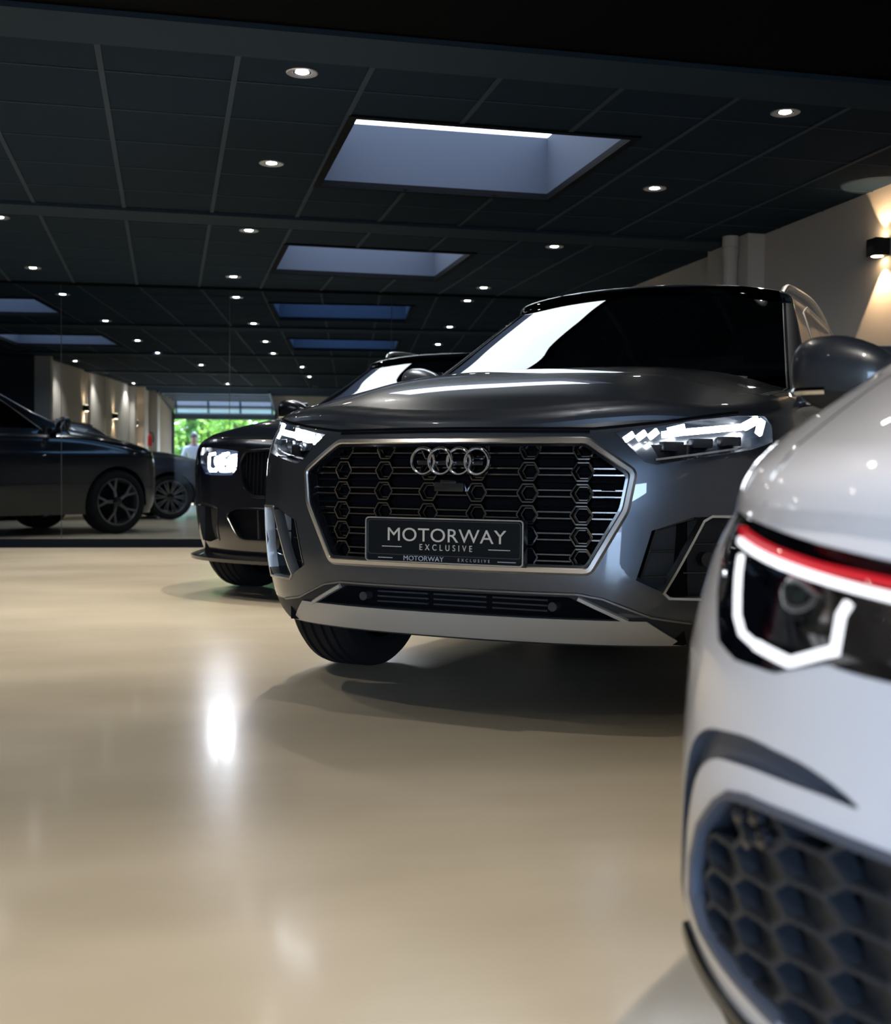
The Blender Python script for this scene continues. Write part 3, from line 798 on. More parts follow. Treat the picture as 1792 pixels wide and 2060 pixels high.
def circle2(cx, cz, r, n=28, a0=0): return [(cx+r*math.cos(2*PI*i/n+a0), cz+r*math.sin(2*PI*i/n+a0)) for i in range(n)]
def arches(bm, xs, zc, r):
    for x in xs:
        for sg in (1, -1):
            fs = plane_cut(bm, circle2(x, zc, r, 32, .01), SIDE, lambda c, n_, sg=sg: c.y*sg > .45 and n_.z < .6)
            if fs: bmesh.ops.delete(bm, geom=fs, context='FACES')
def car_root(name, X, Y, yaw_deg, label, cat='car'):
    a = math.radians(yaw_deg)
    return empty(name, (X, Y, 0), math.atan2(-math.cos(a), -math.sin(a)), label, cat)
def arch_lips(root, sk, xs, zc, r, wd, m, dep=.012, zmin=.2):
    for x in xs:
        for sg in (1, -1):
            bm = bmesh.new()
            pts = []
            for i in range(41):
                a = PI*1.12*i/40-.06*PI
                u, v = x+(r+wd/2)*math.cos(a), zc+(r+wd/2)*math.sin(a)
                if v > zmin: pts.append((u, v))
            P = [sk.side(u, v, sg) for u, v in pts]
            P = [(p, n_) for (p, n_) in P if abs(p.y) > .5]
            if len(P) > 4: sweep(bm, [p for p, n_ in P], [(-wd/2, -.05), (wd/2, -.004), (wd/2, dep*.5), (wd*.2, dep), (-wd/2, dep)], [Vector((0, sg, 0)) for _ in P]); link('arch_trim', bm, m, root)
            else: bm.free()
DIAG = lambda sg, ang=40: ((-math.sin(math.radians(ang)), math.cos(math.radians(ang))*sg, 0), (0, 0, 1), (math.cos(math.radians(ang)), math.sin(math.radians(ang))*sg, 0))
def diag_fn(sk, sg, ang=40):
    c, s_ = math.cos(math.radians(ang)), math.sin(math.radians(ang))
    ax = Vector((c, s_*sg, 0)); av = Vector((-s_, c*sg, 0))
    def fn(u, v, off=0.):
        h = sk.t.ray_cast(av*u+Vector((0, 0, v))+ax*3, -ax)
        if h[0] is None: return av*u+Vector((0, 0, v)), ax
        return h[0]+h[1]*off, h[1]
    return fn, ax, av
def ipoly(poly, d, sgn=1):
    """inset a 2-D polygon by d"""
    n = len(poly); ar = sum(poly[i][0]*poly[(i+1) % n][1]-poly[(i+1) % n][0]*poly[i][1] for i in range(n))
    if ar < 0: d = -d
    out = []
    for i in range(n):
        p0, p, p1 = Vector(poly[i-1]), Vector(poly[i]), Vector(poly[(i+1) % n])
        a = (p-p0).normalized(); b_ = (p1-p).normalized()
        na = Vector((-a.y, a.x)); nb = Vector((-b_.y, b_.x)); m_ = (na+nb)
        m_ = m_/max(.3, m_.length_squared/2) if m_.length > 1e-6 else na
        q = p+m_*d*1.0; out.append((q.x, q.y))
    return out
def recess(root, bm, poly, proj, sel, depth, ax, m, name='recess', wall=None):
    """cut an opening in the skin and close it with a recessed tray"""
    fs = plane_cut(bm, poly, proj, sel)
    if not fs: print('EMPTY recess', name); return None
    nb = extract(bm, fs)
    push(nb, Vector(ax)*-depth); rim(nb, Vector(ax)*(depth+.002), 1)
    return link(name, nb, [m, wall or m], root)
def underbody(root, xs, r, yw, x0, x1, z0=.26, z1=.85):
    bm = bmesh.new()
    lo = x1; hi = x0
    box(bm, x1, x0, -yw+.24, yw-.24, z0, z1)
    box(bm, xs[1]+r+.05, xs[0]-r-.05, -yw+.05, yw-.05, z0, z1)
    for x in xs:
        for sg in (1, -1):
            P = [(x+r*math.cos(PI*i/20-.1*PI*0), r*math.sin(PI*i/20)+.34) for i in range(21)]
            for i in range(20):
                quad(bm, (P[i][0], sg*(yw-.28), P[i][1]), (P[i+1][0], sg*(yw-.28), P[i+1][1]), (P[i+1][0], sg*(yw-.02), P[i+1][1]), (P[i][0], sg*(yw-.02), P[i][1]))
    link('underbody', bm, m_under, root, False)
def seat(root, x, y, z0=.55):
    bm = bmesh.new()
    box(bm, x-.25, x+.25, y-.25, y+.25, z0, z0+.18, .05)
    mt = Matrix.Translation((x-.25, y, z0+.15)) @ Matrix.Rotation(math.radians(-14), 4, 'Y')
    box(bm, -.07, .07, -.24, .24, 0, .62, .05, mtx=mt)
    box(bm, -.05, .05, -.13, .13, .66, .86, .04, mtx=mt)
    link('seat', bm, m_seat, root)
def interior(root, xd, zd, yw, xs=-1.6, lhd=1):
    bm = bmesh.new(); box(bm, xd-.75, xd, -yw, yw, zd-.25, zd-.02, .06); link('dashboard', bm, m_seat, root)
    for sg in (1, -1): seat(root, xs, sg*.38)
    bm = bmesh.new(); mt = Matrix.Translation((xd-.86, .38*lhd, zd-.03)) @ Matrix.Rotation(math.radians(65), 4, 'Y')
    lathe(bm, [(.175+.014*math.cos(a*PI/4), .014*math.sin(a*PI/4)) for a in range(8)], 32, 'Z', mt, closed=True)
    box(bm, -.17, .17, -.03, .03, -.012, .012, .008, mtx=mt); link('steering_wheel', bm, m_seat, root)
def mirror_unit(root, x, y, z, sg, m_body, hx=.075, hy=.125, hz=.088, led=True, back=None):
    """door mirror: shell, lower half, arm, indicator"""
    def shell(n1, n2, zlo, zhi, grow=1.0):
        b2 = bmesh.new(); rows = []
        for i in range(n1+1):
            ph = zlo+(zhi-zlo)*i/n1
            row = []
            for j in range(n2):
                th = 2*PI*j/n2
                e = lambda c, p: math.copysign(abs(c)**p, c)
                cx, cz_ = e(math.cos(ph), .8), e(math.sin(ph), .75)
                px = hx*cx*e(math.cos(th), .75)*grow; py = hy*cx*e(math.sin(th), .7)*grow
                if px < 0: px *= .35
                pz = hz*cz_*grow*(1-.22*(-py*sg/hy if py*sg < 0 else 0))+.012*(py*sg/hy)
                row.append(b2.verts.new((x+px, y+py, z+pz)))
            rows.append(row)
        for i in range(n1):
            for j in range(n2):
                b2.faces.new((rows[i][j], rows[i][(j+1) % n2], rows[i+1][(j+1) % n2], rows[i+1][j]))
        for rr_ in (rows[0], rows[-1]):
            try: b2.faces.new(rr_)
            except ValueError: pass
        bmesh.ops.remove_doubles(b2, verts=b2.verts, dist=1e-4)
        return b2
    mr_ = link('mirror_housing', shell(10, 28, -.35, PI/2), m_body, root)
    link('lower_shell', shell(8, 28, -PI/2, -.33, .97), m_plast_r, mr_)
    bm = bmesh.new(); sweep(bm, [(x-.02, y-sg*.22, z-.10), (x-.01, y-sg*.12, z-.085), (x, y-sg*.04, z-.06)], [(-.05, -.018), (.05, -.018), (.05, .018), (-.05, .018)], (0, 0, 1)); link('mirror_arm', bm, m_plast, mr_)
    bm = bmesh.new(); box(bm, x-hx*.34, x-hx*.30, y-hy*.8, y+hy*.8, z-hz*.7, z+hz*.75, .004); link('mirror_glass', bm, m_chrome, mr_)
    if led:
        bm = bmesh.new()
        pts = [(x+hx*math.cos(a)**.75*1.0, y+sg*hy*math.sin(a)*.97*(1 if True else 0), z-hz*.33) for a in [(-1.2+2.2*k/10) if False else (-.75+1.6*k/10)*1 for k in range(0)]]
        P = []
        for k in range(11):
            th = .15+1.3*k/10
            P.append((x+hx*.93*math.cos(th)**.75 if math.cos(th) > 0 else x, y+sg*hy*.95*math.copysign(abs(math.sin(th))**.7, math.sin(th))*1.0, z-hz*.42))
        sweep(bm, P, circ(.008, 6), (0, 0, 1)); link('indicator_strip', bm, m_chrome, mr_)
    return mr_
# ============================================================ GREY SUV
m_grey = mat('grey_metallic_paint', (.066, .076, .092), .36, metal=.72, coat=1.0, coat_rough=.02)
add_noise_bump(m_grey, 900, .04, .0005, 2)
m_mesh = mat('dark_chrome_mesh', (.16, .15, .145), .2, metal=1.0)
def q5_body():
    xf = [(.20, .76), (.27, .83), (.36, .87), (.5, .885), (.65, .885), (.78, .875), (.88, .85), (.95, .80), (1.02, .72)]
    sd = [(.2, .86), (.3, .90), (.45, .925), (.65, .94), (.8, .94), (.9, .925), (1.0, .895), (1.1, .85)]
    wx = [(-3.6, .93), (-3.0, .965), (-1.5, .985), (0, 1.0), (.35, .995)]
    zc = [(-3.6, 1.02), (-.7, 1.185), (-.35, 1.178), (0, 1.15), (.3, 1.112), (.55, 1.062), (.70, 1.012), (.80, .955), (.9, .90)]
    zs = [(-3.6, 1.0), (-2.8, 1.06), (-.6, 1.05), (0, 1.025), (.3, .985), (.6, .925), (.8, .89)]
    def zt(x, y):
        a = interp(zc, x); b_ = interp(zs, x); t = min(1.2, abs(y)/.90)
        z = a-(a-b_)*(t**3.0)
        u = (abs(y)-(.44+.16*(.8-x)))/.035
        z -= .013*(1/(1+math.exp(-max(-30, min(30, u)))))*min(1, max(0, (.86-x)/.25))*(1 if t < .8 else max(0, 1-(t-.8)/.15))
        return z
    return dict(xF=lambda z: interp(xf, z), xR=lambda z: -3.72+.25*max(0, z-.8), W=lambda x, z: interp(sd, z)*interp(wx, x), Af=.60, pf=2.45, Ar=.35, pr=2.6,
                zb=.25, zt=zt, r=.05, ri=.05, ns=60, nx=110, nz=50, nt=44, body=True)
def q5_cabin():
    xf = [(1.0, -.20), (1.13, -.40), (1.3, -.70), (1.45, -.96), (1.6, -1.22), (1.7, -1.4)]
    sd = [(1.0, .865), (1.1, .835), (1.2, .79), (1.4, .705), (1.6, .61), (1.7, .56)]
    rf = [(-3.3, 1.53), (-2.6, 1.625), (-1.9, 1.65), (-1.5, 1.645), (-1.2, 1.625)]
    wx = [(-3.4, .93), (-2.5, .98), (-1.2, 1.0)]
    return dict(xF=lambda z: interp(xf, z), xR=lambda z: -3.60+.75*max(0, z-1.1), W=lambda x, z: interp(sd, z)*interp(wx, x), Af=.20, pf=2.1, Ar=.15, pr=2.4,
                zb=1.0, zt=lambda x, y: interp(rf, x)-.055*(min(1.2, abs(y)/.6)**2.5), r=.045, ri=.045, ns=30, nx=50, nz=30, nt=16)
audi = car_root('grey_suv', 1.378, 4.25, 38.35, 'grey metallic SUV with silver framed grille, four ring badge and black show plate', 'car')
bb = pod(q5_body()); cb = pod(q5_cabin())
sk = Skin(bb); skc = Skin(cb)
isf = lambda c, n_: c.x > .35 and n_.x > .05
# --- grille opening
G = [(.42, .868), (.562, .772), (.543, .655), (.440, .468)]
G = [(-y, z) for y, z in G[::-1]] + G
Gin = ipoly(G, .018)
recess(audi, bb, Gin, FRONT, isf, .075, (1, 0, 0), m_under, 'grille_backing', m_plast)
bm = bmesh.new()
prof = [(-.012, -.03), (.012, -.03), (.013, .006), (.008, .014), (-.004, .012), (-.012, .002)]
band(bm, sk.front, rounded(ipoly(G, .009), .016, 3), prof, True, step=.04)
link('grille_frame', bm, m_satin, audi, 30)
# thin inner black edge
bm = bmesh.new(); band(bm, sk.front, rounded(ipoly(G, .024), .012, 2), rect(.008, .03, -.02), True, step=.04); link('grille_inner_edge', bm, m_plast, audi, 30)
# --- honeycomb mesh
def inside2(poly, p):
    c = False; n = len(poly)
    for i in range(n):
        (x0, y0), (x1, y1) = poly[i], poly[(i+1) % n]
        if (y0 > p[1]) != (y1 > p[1]) and p[0] < (x1-x0)*(p[1]-y0)/(y1-y0)+x0: c = not c
    return c
def clipseg(poly, a, b_, k=24):
    pts = [(a[0]+(b_[0]-a[0])*i/k, a[1]+(b_[1]-a[1])*i/k) for i in range(k+1)]
    pts = [p for p in pts if inside2(poly, p)]
    return (pts[0], pts[-1]) if len(pts) > 1 else None
bm = bmesh.new(); Gm = ipoly(G, .024)
gp = [(-.005, -.016), (.005, -.016), (.0045, -.002), (.002, .002), (-.002, .002), (-.0045, -.002)]
cols = [-.565, -.404, -.243, -.081, .081, .243, .404, .565]; rows = [.832, .768, .704, .640, .577, .514]
hexr = .033
def lay(a, b_, prof=gp, off=-.022):
    s_ = clipseg(Gm, a, b_)
    if not s_: return
    P = [sk.front(*p, off=0) for p in s_]
    sweep(bm, [p[0]+Vector((off, 0, 0)) for p in P], prof, [Vector((1, 0, 0))]*2)
for i, cy_ in enumerate(cols):
    for j, cz_ in enumerate(rows):
        zz = cz_
        H6 = [(cy_+hexr*math.cos(PI/3*k), zz+hexr*.93*math.sin(PI/3*k)) for k in range(6)]
        for k in range(6): lay(H6[k], H6[(k+1) % 6])
        H5 = [(cy_+hexr*.72*math.cos(PI/3*k), zz+hexr*.67*math.sin(PI/3*k)) for k in range(6)]
        for k in range(6): lay(H5[k], H5[(k+1) % 6], [(p[0]*.7, p[1]*.7) for p in gp], -.036)
        if i+1 < len(cols):
            for dz_ in (.0095, -.0095):
                lay((cy_+hexr*.92, zz+dz_), (cols[i+1]-hexr*.92, zz+dz_))
                
link('honeycomb_mesh', bm, m_mesh, audi, 30)
bm = bmesh.new()
for j in range(16):
    z = .475+.024*j
    s_ = clipseg(Gm, (-.6, z), (.6, z))
    if s_: box(bm, .812, .816, s_[0][0], s_[1][0], z-.002, z+.002)
link('radiator_slats', bm, m_under, audi, False)
# --- four rings
rg = empty('ring_badge'); rg.parent = audi; rg.location = (.885, .004, .797)
for k in range(4):
    bm = bmesh.new(); mt = Matrix.Translation(((.004 if k % 2 else -.0), (k-1.5)*.0605, 0)) @ Matrix.Rotation(PI/2, 4, 'Y')
    lathe(bm, [(.0385+.0062*math.cos(a*PI/5), .010*math.sin(a*PI/5)) for a in range(10)], 44, 'Z', mt, closed=True)
    link('ring', bm, m_chrome, rg)
bm = bmesh.new(); box(bm, .858, .882, -.11, .11, .785, .800, .004)
box(bm, .860, .893, -.028, .028, .728, .742, .006); box(bm, .86, .888, -.05, .05, .705, .735, .006); link('badge_carrier', bm, m_plast, audi)
# --- number plate with its lettering
pl = empty('show_plate'); pl.parent = audi; pl.location = (.912, -.008, .556); 
m_plate = mat('plate_black', (.002, .004, .006), .4, spec=.3); m_let = mat('plate_lettering', (.62, .55, .44), .5)
def yzbox_round(bm, w_, h_, d0, d1, r, cy_=0, cz_=0, hole=None):
    P = rounded([(cy_-w_/2, cz_-h_/2), (cy_+w_/2, cz_-h_/2), (cy_+w_/2, cz_+h_/2), (cy_-w_/2, cz_+h_/2)], r, 4)
    A = [bm.verts.new((d0, y, z)) for y, z in P]; B = [bm.verts.new((d1, y, z)) for y, z in P]
    bm.faces.new(A); bm.faces.new(B)
    for i in range(len(P)): bm.faces.new((A[i], A[(i+1) % len(P)], B[(i+1) % len(P)], B[i]))
bm = bmesh.new(); yzbox_round(bm, .528, .138, -.03, 0, .012); link('plate_board', bm, m_plate, pl, 30)
bm = bmesh.new(); P = rounded([(-.262, -.067), (.262, -.067), (.262, .067), (-.262, .067)], .012, 4)
sweep(bm, [(.0, y, z) for y, z in P], [(-.0022, 0), (.0022, 0), (.0018, .0035), (-.0018, .0035)], (1, 0, 0), True); link('plate_rim', bm, m_satin, pl, 30)
bm = bmesh.new(); P = rounded([(-.254, -.045), (.254, -.045), (.254, .060), (-.254, .060)], .01, 4)
sweep(bm, [(.0, y, z) for y, z in P], [(-.001, 0), (.001, 0), (.001, .002), (-.001, .002)], (1, 0, 0), True); link('plate_edge', bm, mat('plate_edge_grey', (.08, .085, .09), .3, metal=.6), pl, 30)
RT = Matrix(((0, 0, 1, 0), (1, 0, 0, 0), (0, 1, 0, 0), (0, 0, 0, 1)))   # text plane -> y,z facing +x
def ptext(s_, size, y, z, sx=1., sp=1.0, bold=0., m=None, name='lettering'):
    b2 = text_mesh(s_, size, .0006, sp, bold)
    xs_ = [v.co.x for v in b2.verts]; ys_ = [v.co.y for v in b2.verts]; c = ((min(xs_)+max(xs_))/2, (min(ys_)+max(ys_))/2)
    for v in b2.verts: v.co = RT @ Vector(((v.co.x-c[0])*sx, v.co.y-c[1], v.co.z)) + Vector((.0012, y, z))
    w_ = (max(xs_)-min(xs_))*sx
    link(name, b2, m or m_let, pl, False); return w_
ptext('MOTORWAY', .058, .012, .017, 1.13, 1.04)
ptext('EXCLUSIVE', .026, .012, -.020, .86, 1.75)
ptext('MOTORWAY', .021, -.062, -.055, 1.1, 1.0, m=mat('plate_small_lettering', (.45, .46, .47), .5))
ptext('EXCLUSIVE', .013, .105, -.055, .9, 2.0, m=M['plate_small_lettering'])
for (y0, y1, z, mm_) in ((-.205, -.137, -.021, m_let), (.152, .222, -.021, m_let), (-.218, -.168, -.056, M['plate_small_lettering']), (.182, .240, -.056, M['plate_small_lettering'])):
    bm = bmesh.new(); box(bm, .001, .0018, y0, y1, z-.0011, z+.0011); link('plate_rule', bm, mm_, pl, False)

# --- headlights
m_hl_in = mat('headlight_bezel', (.012, .016, .022), .25, coat=.4)
m_hl_mod = mat('headlight_reflector', (.06, .065, .075), .15, metal=.9)
HL = [(-.135, .884), (.0, .905), (.12, .925), (.24, .938), (.345, .940), (.372, .915), (.362, .862), (.27, .838), (.10, .812), (-.03, .790), (-.062, .797)]
for sg in (1, -1):
    pj = DIAG(sg); fn, ax, av = diag_fn(sk, sg)
    sel = lambda c, n_, sg=sg, ax=ax: c.y*sg > .3 and c.x > .1 and n_.dot(ax) > .15
    fs = plane_cut(bb, HL, pj, sel)
    nb = extract(bb, fs)
    lens = nb.copy()
    push(nb, -ax*.075); rim(nb, ax*.077, 0)
    hl = link('headlight', nb, m_hl_in, audi)
    link('headlight_lens', lens, m_lens, hl)
    # daytime running light: three slashes, long bar, hooked end
    bm = bmesh.new()
    def strip(pts, wd, off=-.016):
        q = densify([(p[0], p[1], 0) for p in pts], .03); P = [fn(p.x, p.y) for p in q]
        sweep(bm, [p[0]+ax*off for p in P], rect(wd, .010, -.005), [ax]*len(P))
    for k in range(3):
        a0 = -.105+.034*k; strip([(a0, .862+.004*k), (a0+.026, .880+.005*k)], .017)
    strip([(.0, .878), (.06, .886), (.16, .896), (.27, .907)], .019)
    strip([(.02, .893), (.07, .905)], .012)
    strip([(.27, .907), (.325, .930)], .024); strip([(.318, .886), (.345, .928)], .020)
    link('running_light', bm, m_led, hl, False)
    bm = bmesh.new()
    for (a0, z0) in ((.04, .845), (.13, .855), (.225, .862)):
        p, n_ = fn(a0, z0); yax = av
        mt = Matrix(((ax.x, yax.x, 0, p.x-ax.x*.055), (ax.y, yax.y, 0, p.y-ax.y*.055), (0, 0, 1, z0), (0, 0, 0, 1)))
        box(bm, -.02, .018, -.032, .032, -.014, .014, .004, mtx=mt)
    link('light_module', bm, m_hl_mod, hl)
    bm = bmesh.new(); strip([(-.02, .806), (.1, .822), (.27, .846)], .006, -.03); link('chrome_line', bm, m_chrome, hl, False)
    # --- side intakes: blade framed
    IN = [(.075, .640), (.275, .640), (.275, .425), (.235, .402), (.035, .400), (-.085, .455), (-.045, .600)]
    fs = plane_cut(bb, IN, pj, lambda c, n_, sg=sg, ax=ax: c.y*sg > .3 and c.x > .1 and n_.dot(ax) > .15 and c.z < .7)
    nb = extract(bb, fs); push(nb, -ax*.06); rim(nb, ax*.06, 0)
    it = link('side_intake', nb, m_plast_r, audi)
    bm = bmesh.new()
    def st(pts, wd, b0, hh):
        q = densify([(p[0], p[1], 0) for p in pts], .03); P = [fn(p.x, p.y) for p in q]
        sweep(bm, [p[0] for p in P], roundp(wd, hh, b0), [ax]*len(P))
    st([(.275, .640), (.13, .642), (.105, .628), (-.005, .418), (.012, .402), (.235, .396), (.275, .42), (.280, .52), (.277, .64)], .012, -.03, .034)
    link('intake_blade', bm, m_satin, it, 30)
    bm = bmesh.new(); st([(-.07, .46), (-.03, .605), (.075, .637)], .010, -.03, .026)
    for zz in (.46, .535): st([(-.07, zz), (.03, zz+.005)], .006, -.045, .01)
    for zz in (.475, .56): st([(.06, zz), (.27, zz)], .006, -.045, .012)
    link('intake_louvre', bm, m_plast, it, 30)
    bm = bmesh.new(); p, n_ = fn(.13, .515); cyl(bm, p-ax*.05, p-ax*.015, .022, n=20); link('sensor', bm, m_plast, it)
# --- lower valance: black part, opening, skid plate
VT = [(-.95, .325), (-.70, .328), (-.60, .345), (-.47, .398), (-.40, .410), (.40, .410), (.47, .398), (.60, .345), (.70, .328), (.95, .325), (.95, .2), (-.95, .2)]
fs = plane_cut(bb, VT, FRONT, lambda c, n_: c.x > .38 and n_.x > -.3)
vb = extract(bb, fs)
LG = [(-.375, .400), (.375, .400), (.505, .338), (-.505, .338)]
recess(audi, vb, LG, FRONT, lambda c, n_: c.x > .5, .08, (1, 0, 0), m_under, 'lower_grille_backing', m_plast_r)
link('lower_valance', vb, m_plast_r, audi)
bm = bmesh.new(); band(bm, sk.front, VT[1:9], roundp(.009, .008, -.003), False, step=.03); link('valance_trim_line', bm, mat('dark_satin_trim', (.22, .22, .23), .3, metal=.9), audi, 30)
bm = bmesh.new()
SKP = [(-.585, .336), (.585, .336), (.675, .262), (-.675, .262)]
tmpb = pod(dict(q5_body(), ns=40, nx=30, nt=4)); fs = plane_cut(tmpb, SKP, FRONT, lambda c, n_: c.x > .38 and n_.x > .0)
sp = extract(tmpb, fs, -.008, delete=False); tmpb.free(); rim(sp, (-.05, 0, 0))
link('skid_plate', sp, m_satin if False else mat('matt_silver_plastic', (.46, .45, .42), .38, metal=.55), audi, 30)
for sg in (1, -1):
    bm = bmesh.new(); band(bm, sk.front, [(sg*.535, .333), (sg*.40, .398)], roundp(.016, .02, -.01), False, step=.03)
    link('skid_prong', bm, M['matt_silver_plastic'], audi, 30)
bm = bmesh.new()
for k in range(3):
    for y0 in (-.30, -.10, .10):
        box(bm, .79, .80, y0+.01, y0+.19, .348+.016*k, .353+.016*k)
for sg in (1, -1): cyl(bm, (.80, sg*.32, .368), (.84, sg*.32, .368), .014, n=16)
link('lower_slats', bm, mat('dark_slats', (.03, .032, .035), .4), audi, False)
# --- bonnet panel and shut lines
BN = [(.80, -.43), (.845, -.2), (.85, 0), (.845, .2), (.80, .43)]
hoodline = [(-.87, .965), (-.80, .949), (-.70, .930), (-.60, .914), (-.50, .902), (-.43, .895), (-.2, .897), (0, .898), (.2, .897), (.43, .895), (.50, .902), (.60, .914), (.70, .930), (.80, .949), (.87, .965)]
poly = [(-.93, 1.3)]+[(-.93, .98)]+hoodline+[(.93, .98), (.93, 1.3)]
fs = plane_cut(bb, poly, FRONT, lambda c, n_: c.x > -.42 and n_.z > .15)
hb = extract(bb, fs)
link('bonnet', hb, m_grey, audi)
bm = bmesh.new(); band(bm, sk.front, hoodline[1:-1], [(-.004, -.01), (.004, -.01), (.004, .0016), (-.004, .0016)], False, step=.03, off=.0)
link('bonnet_gap', bm, m_gap, audi, False)
bm = bmesh.new(); band(bm, sk.front, [(-.42, .886), (0, .889), (.42, .886)], [(-.004, -.01), (.004, -.01), (.004, .002), (-.004, .002)], False, step=.03); link('fascia_gap', bm, m_gap, audi, False)
# body side: arches
arches(bb, (0, -2.82), .365, .405)
arch_lips(audi, sk, (0, -2.82), .365, .405, .03, m_grey)
link('body', bb, m_grey, audi)
underbody(audi, (0, -2.82), .41, .92, .70, -3.55)
# --- cabin
ws = [(-.765, 1.09), (.765, 1.09), (.592, 1.575), (.54, 1.598), (0, 1.615), (-.54, 1.598), (-.592, 1.575)]
fs = plane_cut(cb, ws, FRONT, lambda c, n_: c.x > -1.6 and n_.x > .25)
link('windshield', extract(cb, fs), m_wsg, audi)
m_mirrorside = m_wsg
for sg in (1, -1):
    fs = plane_cut(cb, [(-1.0, 1.10), (-1.52, 1.50), (-1.75, 1.56), (-1.83, 1.56), (-1.83, 1.10)], SIDE, lambda c, n_, sg=sg: c.y*sg > .4 and n_.y*sg > .5)
    link('side_window', extract(cb, fs), m_wsg, audi)
    fs = plane_cut(cb, [(-1.92, 1.10), (-1.92, 1.56), (-2.5, 1.54), (-2.78, 1.48), (-2.85, 1.10)], SIDE, lambda c, n_, sg=sg: c.y*sg > .4 and n_.y*sg > .5)
    link('side_window', extract(cb, fs), m_wsg, audi)
    fs = plane_cut(cb, [(-2.93, 1.12), (-2.88, 1.46), (-3.2, 1.30), (-3.3, 1.14)], SIDE, lambda c, n_, sg=sg: c.y*sg > .4 and n_.y*sg > .5)
    if fs: link('quarter_window', extract(cb, fs), m_wsg, audi)
    bm = bmesh.new(); band(bm, lambda u, v, off=0., sg=sg: skc.side(u, v, sg, off), [(-1.0, 1.092), (-1.53, 1.508), (-1.8, 1.568), (-2.5, 1.55), (-2.82, 1.49), (-3.2, 1.31), (-3.32, 1.13)], roundp(.014, .008, -.004), False, step=.06)
    link('window_trim', bm, m_satin, audi, 30)
    P = [(-1.42, .575, 1.585), (-1.50, .58, 1.625), (-1.7, .585, 1.64), (-2.2, .585, 1.65), (-2.8, .565, 1.62), (-3.05, .555, 1.57)]
    bm = bmesh.new(); sweep(bm, catmull([(x, y*sg, z) for x, y, z in P], 5), circ(.014, 8), (0, 0, 1)); link('roof_rail', bm, m_satin, audi)
    mirror_unit(audi, -.80, sg*.925, 1.165, sg, m_grey, hy=.105, hz=.078)
rwin = [(-.6, 1.14), (.6, 1.14), (.5, 1.5), (-.5, 1.5)]
fs = plane_cut(cb, rwin, FRONT, lambda c, n_: c.x < -2.6 and n_.x < -.2)
if fs: link('rear_window', extract(cb, fs), m_wsg, audi)
link('cabin', cb, m_grey, audi)
for sg in (1, -1):
    bm = bmesh.new(); band(bm, skc.front, [(.775*sg, 1.085), (.602*sg, 1.572)], roundp(.012, .006, -.004), False, step=.05)
    link('windshield_trim', bm, m_plast, audi, 30)
bm = bmesh.new()
for (pts) in ([(.62, 1.12), (.30, 1.15), (-.05, 1.17)], [(-.02, 1.14), (-.35, 1.16), (-.62, 1.17)]):
    band(bm, skc.front, pts, [(-.008, .004), (.008, .004), (.005, .018), (-.005, .018)], False, step=.05)
link('wiper', bm, m_plast_r, audi)
interior(audi, -.45, 1.11, .66, -1.75)
wh = make_wheel(.365, .245, .25, 5); attach_wheels(audi, wh, (0, -2.82), .800, .365, -.03)
bm = bmesh.new(); cyl(bm, (.815, -.18, 1), (.815, -.18, 1.0001), .001, n=4); bm.free()
# ============================================================ OTHER CARS
def cabin_spec(xw0, xw1, z0, z1, wlo, whi, xr0, xr1, roof, Af=.22, rr=.05, n=1.0):
    """xw0: centre of windshield base, xw1: centre of its top; xr0/xr1: rear glass base/top"""
    xf = [(z0-.12, xw0+.16), (z0, xw0), ((z0+z1)/2, xw0+(xw1-xw0)*.53), (z1, xw1), (z1+.1, xw1-.18)]
    sd = [(z0-.12, wlo+.03), (z0, wlo), ((z0+z1)/2, (wlo+whi)/2+.015), (z1, whi), (z1+.1, whi-.05)]
    xr = [(z0-.12, xr0-.05), (z0, xr0), (z1, xr1), (z1+.1, xr1+.1)]
    wx = [(xr0, .90), (xr0+(xw1-xr0)*.5, .98), (xw1, 1.0)]
    return dict(xF=lambda z: interp(xf, z), xR=lambda z: interp(xr, z), W=lambda x, z: interp(sd, z)*interp(wx, x), Af=Af, pf=2.1, Ar=.15, pr=2.4,
                zb=z0-.12, zt=lambda x, y: interp(roof, x)-.05*(min(1.2, abs(y)/whi)**2.5), r=rr, ri=rr, ns=int(22*n), nx=int(44*n), nz=int(20*n), nt=12)
def body_spec(xf, sd, wx, zc, zs, xr, Af, pf, zb, k=3.0, r=.05, n=1.0, Ar=.35):
    def zt(x, y):
        a = interp(zc, x); b_ = interp(zs, x); t = min(1.2, abs(y)/.9); return a-(a-b_)*t**k
    return dict(xF=lambda z: interp(xf, z), xR=lambda z: interp(xr, z), W=lambda x, z: interp(sd, z)*interp(wx, x), Af=Af, pf=pf, Ar=Ar, pr=2.5, zb=zb, zt=zt, r=r, ri=r,
                ns=int(40*n), nx=int(80*n), nz=int(34*n), nt=int(24*n), body=True)
def cabin_glass(root, cb, skc, m_paint, ws, sides, rear_x, trim=None, rear=None):
    fs = plane_cut(cb, ws, FRONT, lambda c, n_: c.x > rear_x+1.0 and n_.x > .2)
    if fs: link('windshield', extract(cb, fs), m_wsg, root)
    for sg in (1, -1):
        for (nm, pl_) in sides:
            fs = plane_cut(cb, pl_, SIDE, lambda c, n_, sg=sg: c.y*sg > .3 and n_.y*sg > .4)
            if fs: link(nm, extract(cb, fs), m_wsg, root)
    if rear:
        fs = plane_cut(cb, rear, FRONT, lambda c, n_: c.x < rear_x+.9 and n_.x < -.15)
        if fs: link('rear_window', extract(cb, fs), m_wsg, root)
    link('cabin', cb, m_paint, root)
m_bpaint = mat('black_car_paint', (.002, .003, .007), .25, coat=1.0, coat_rough=.02, metal=.0)
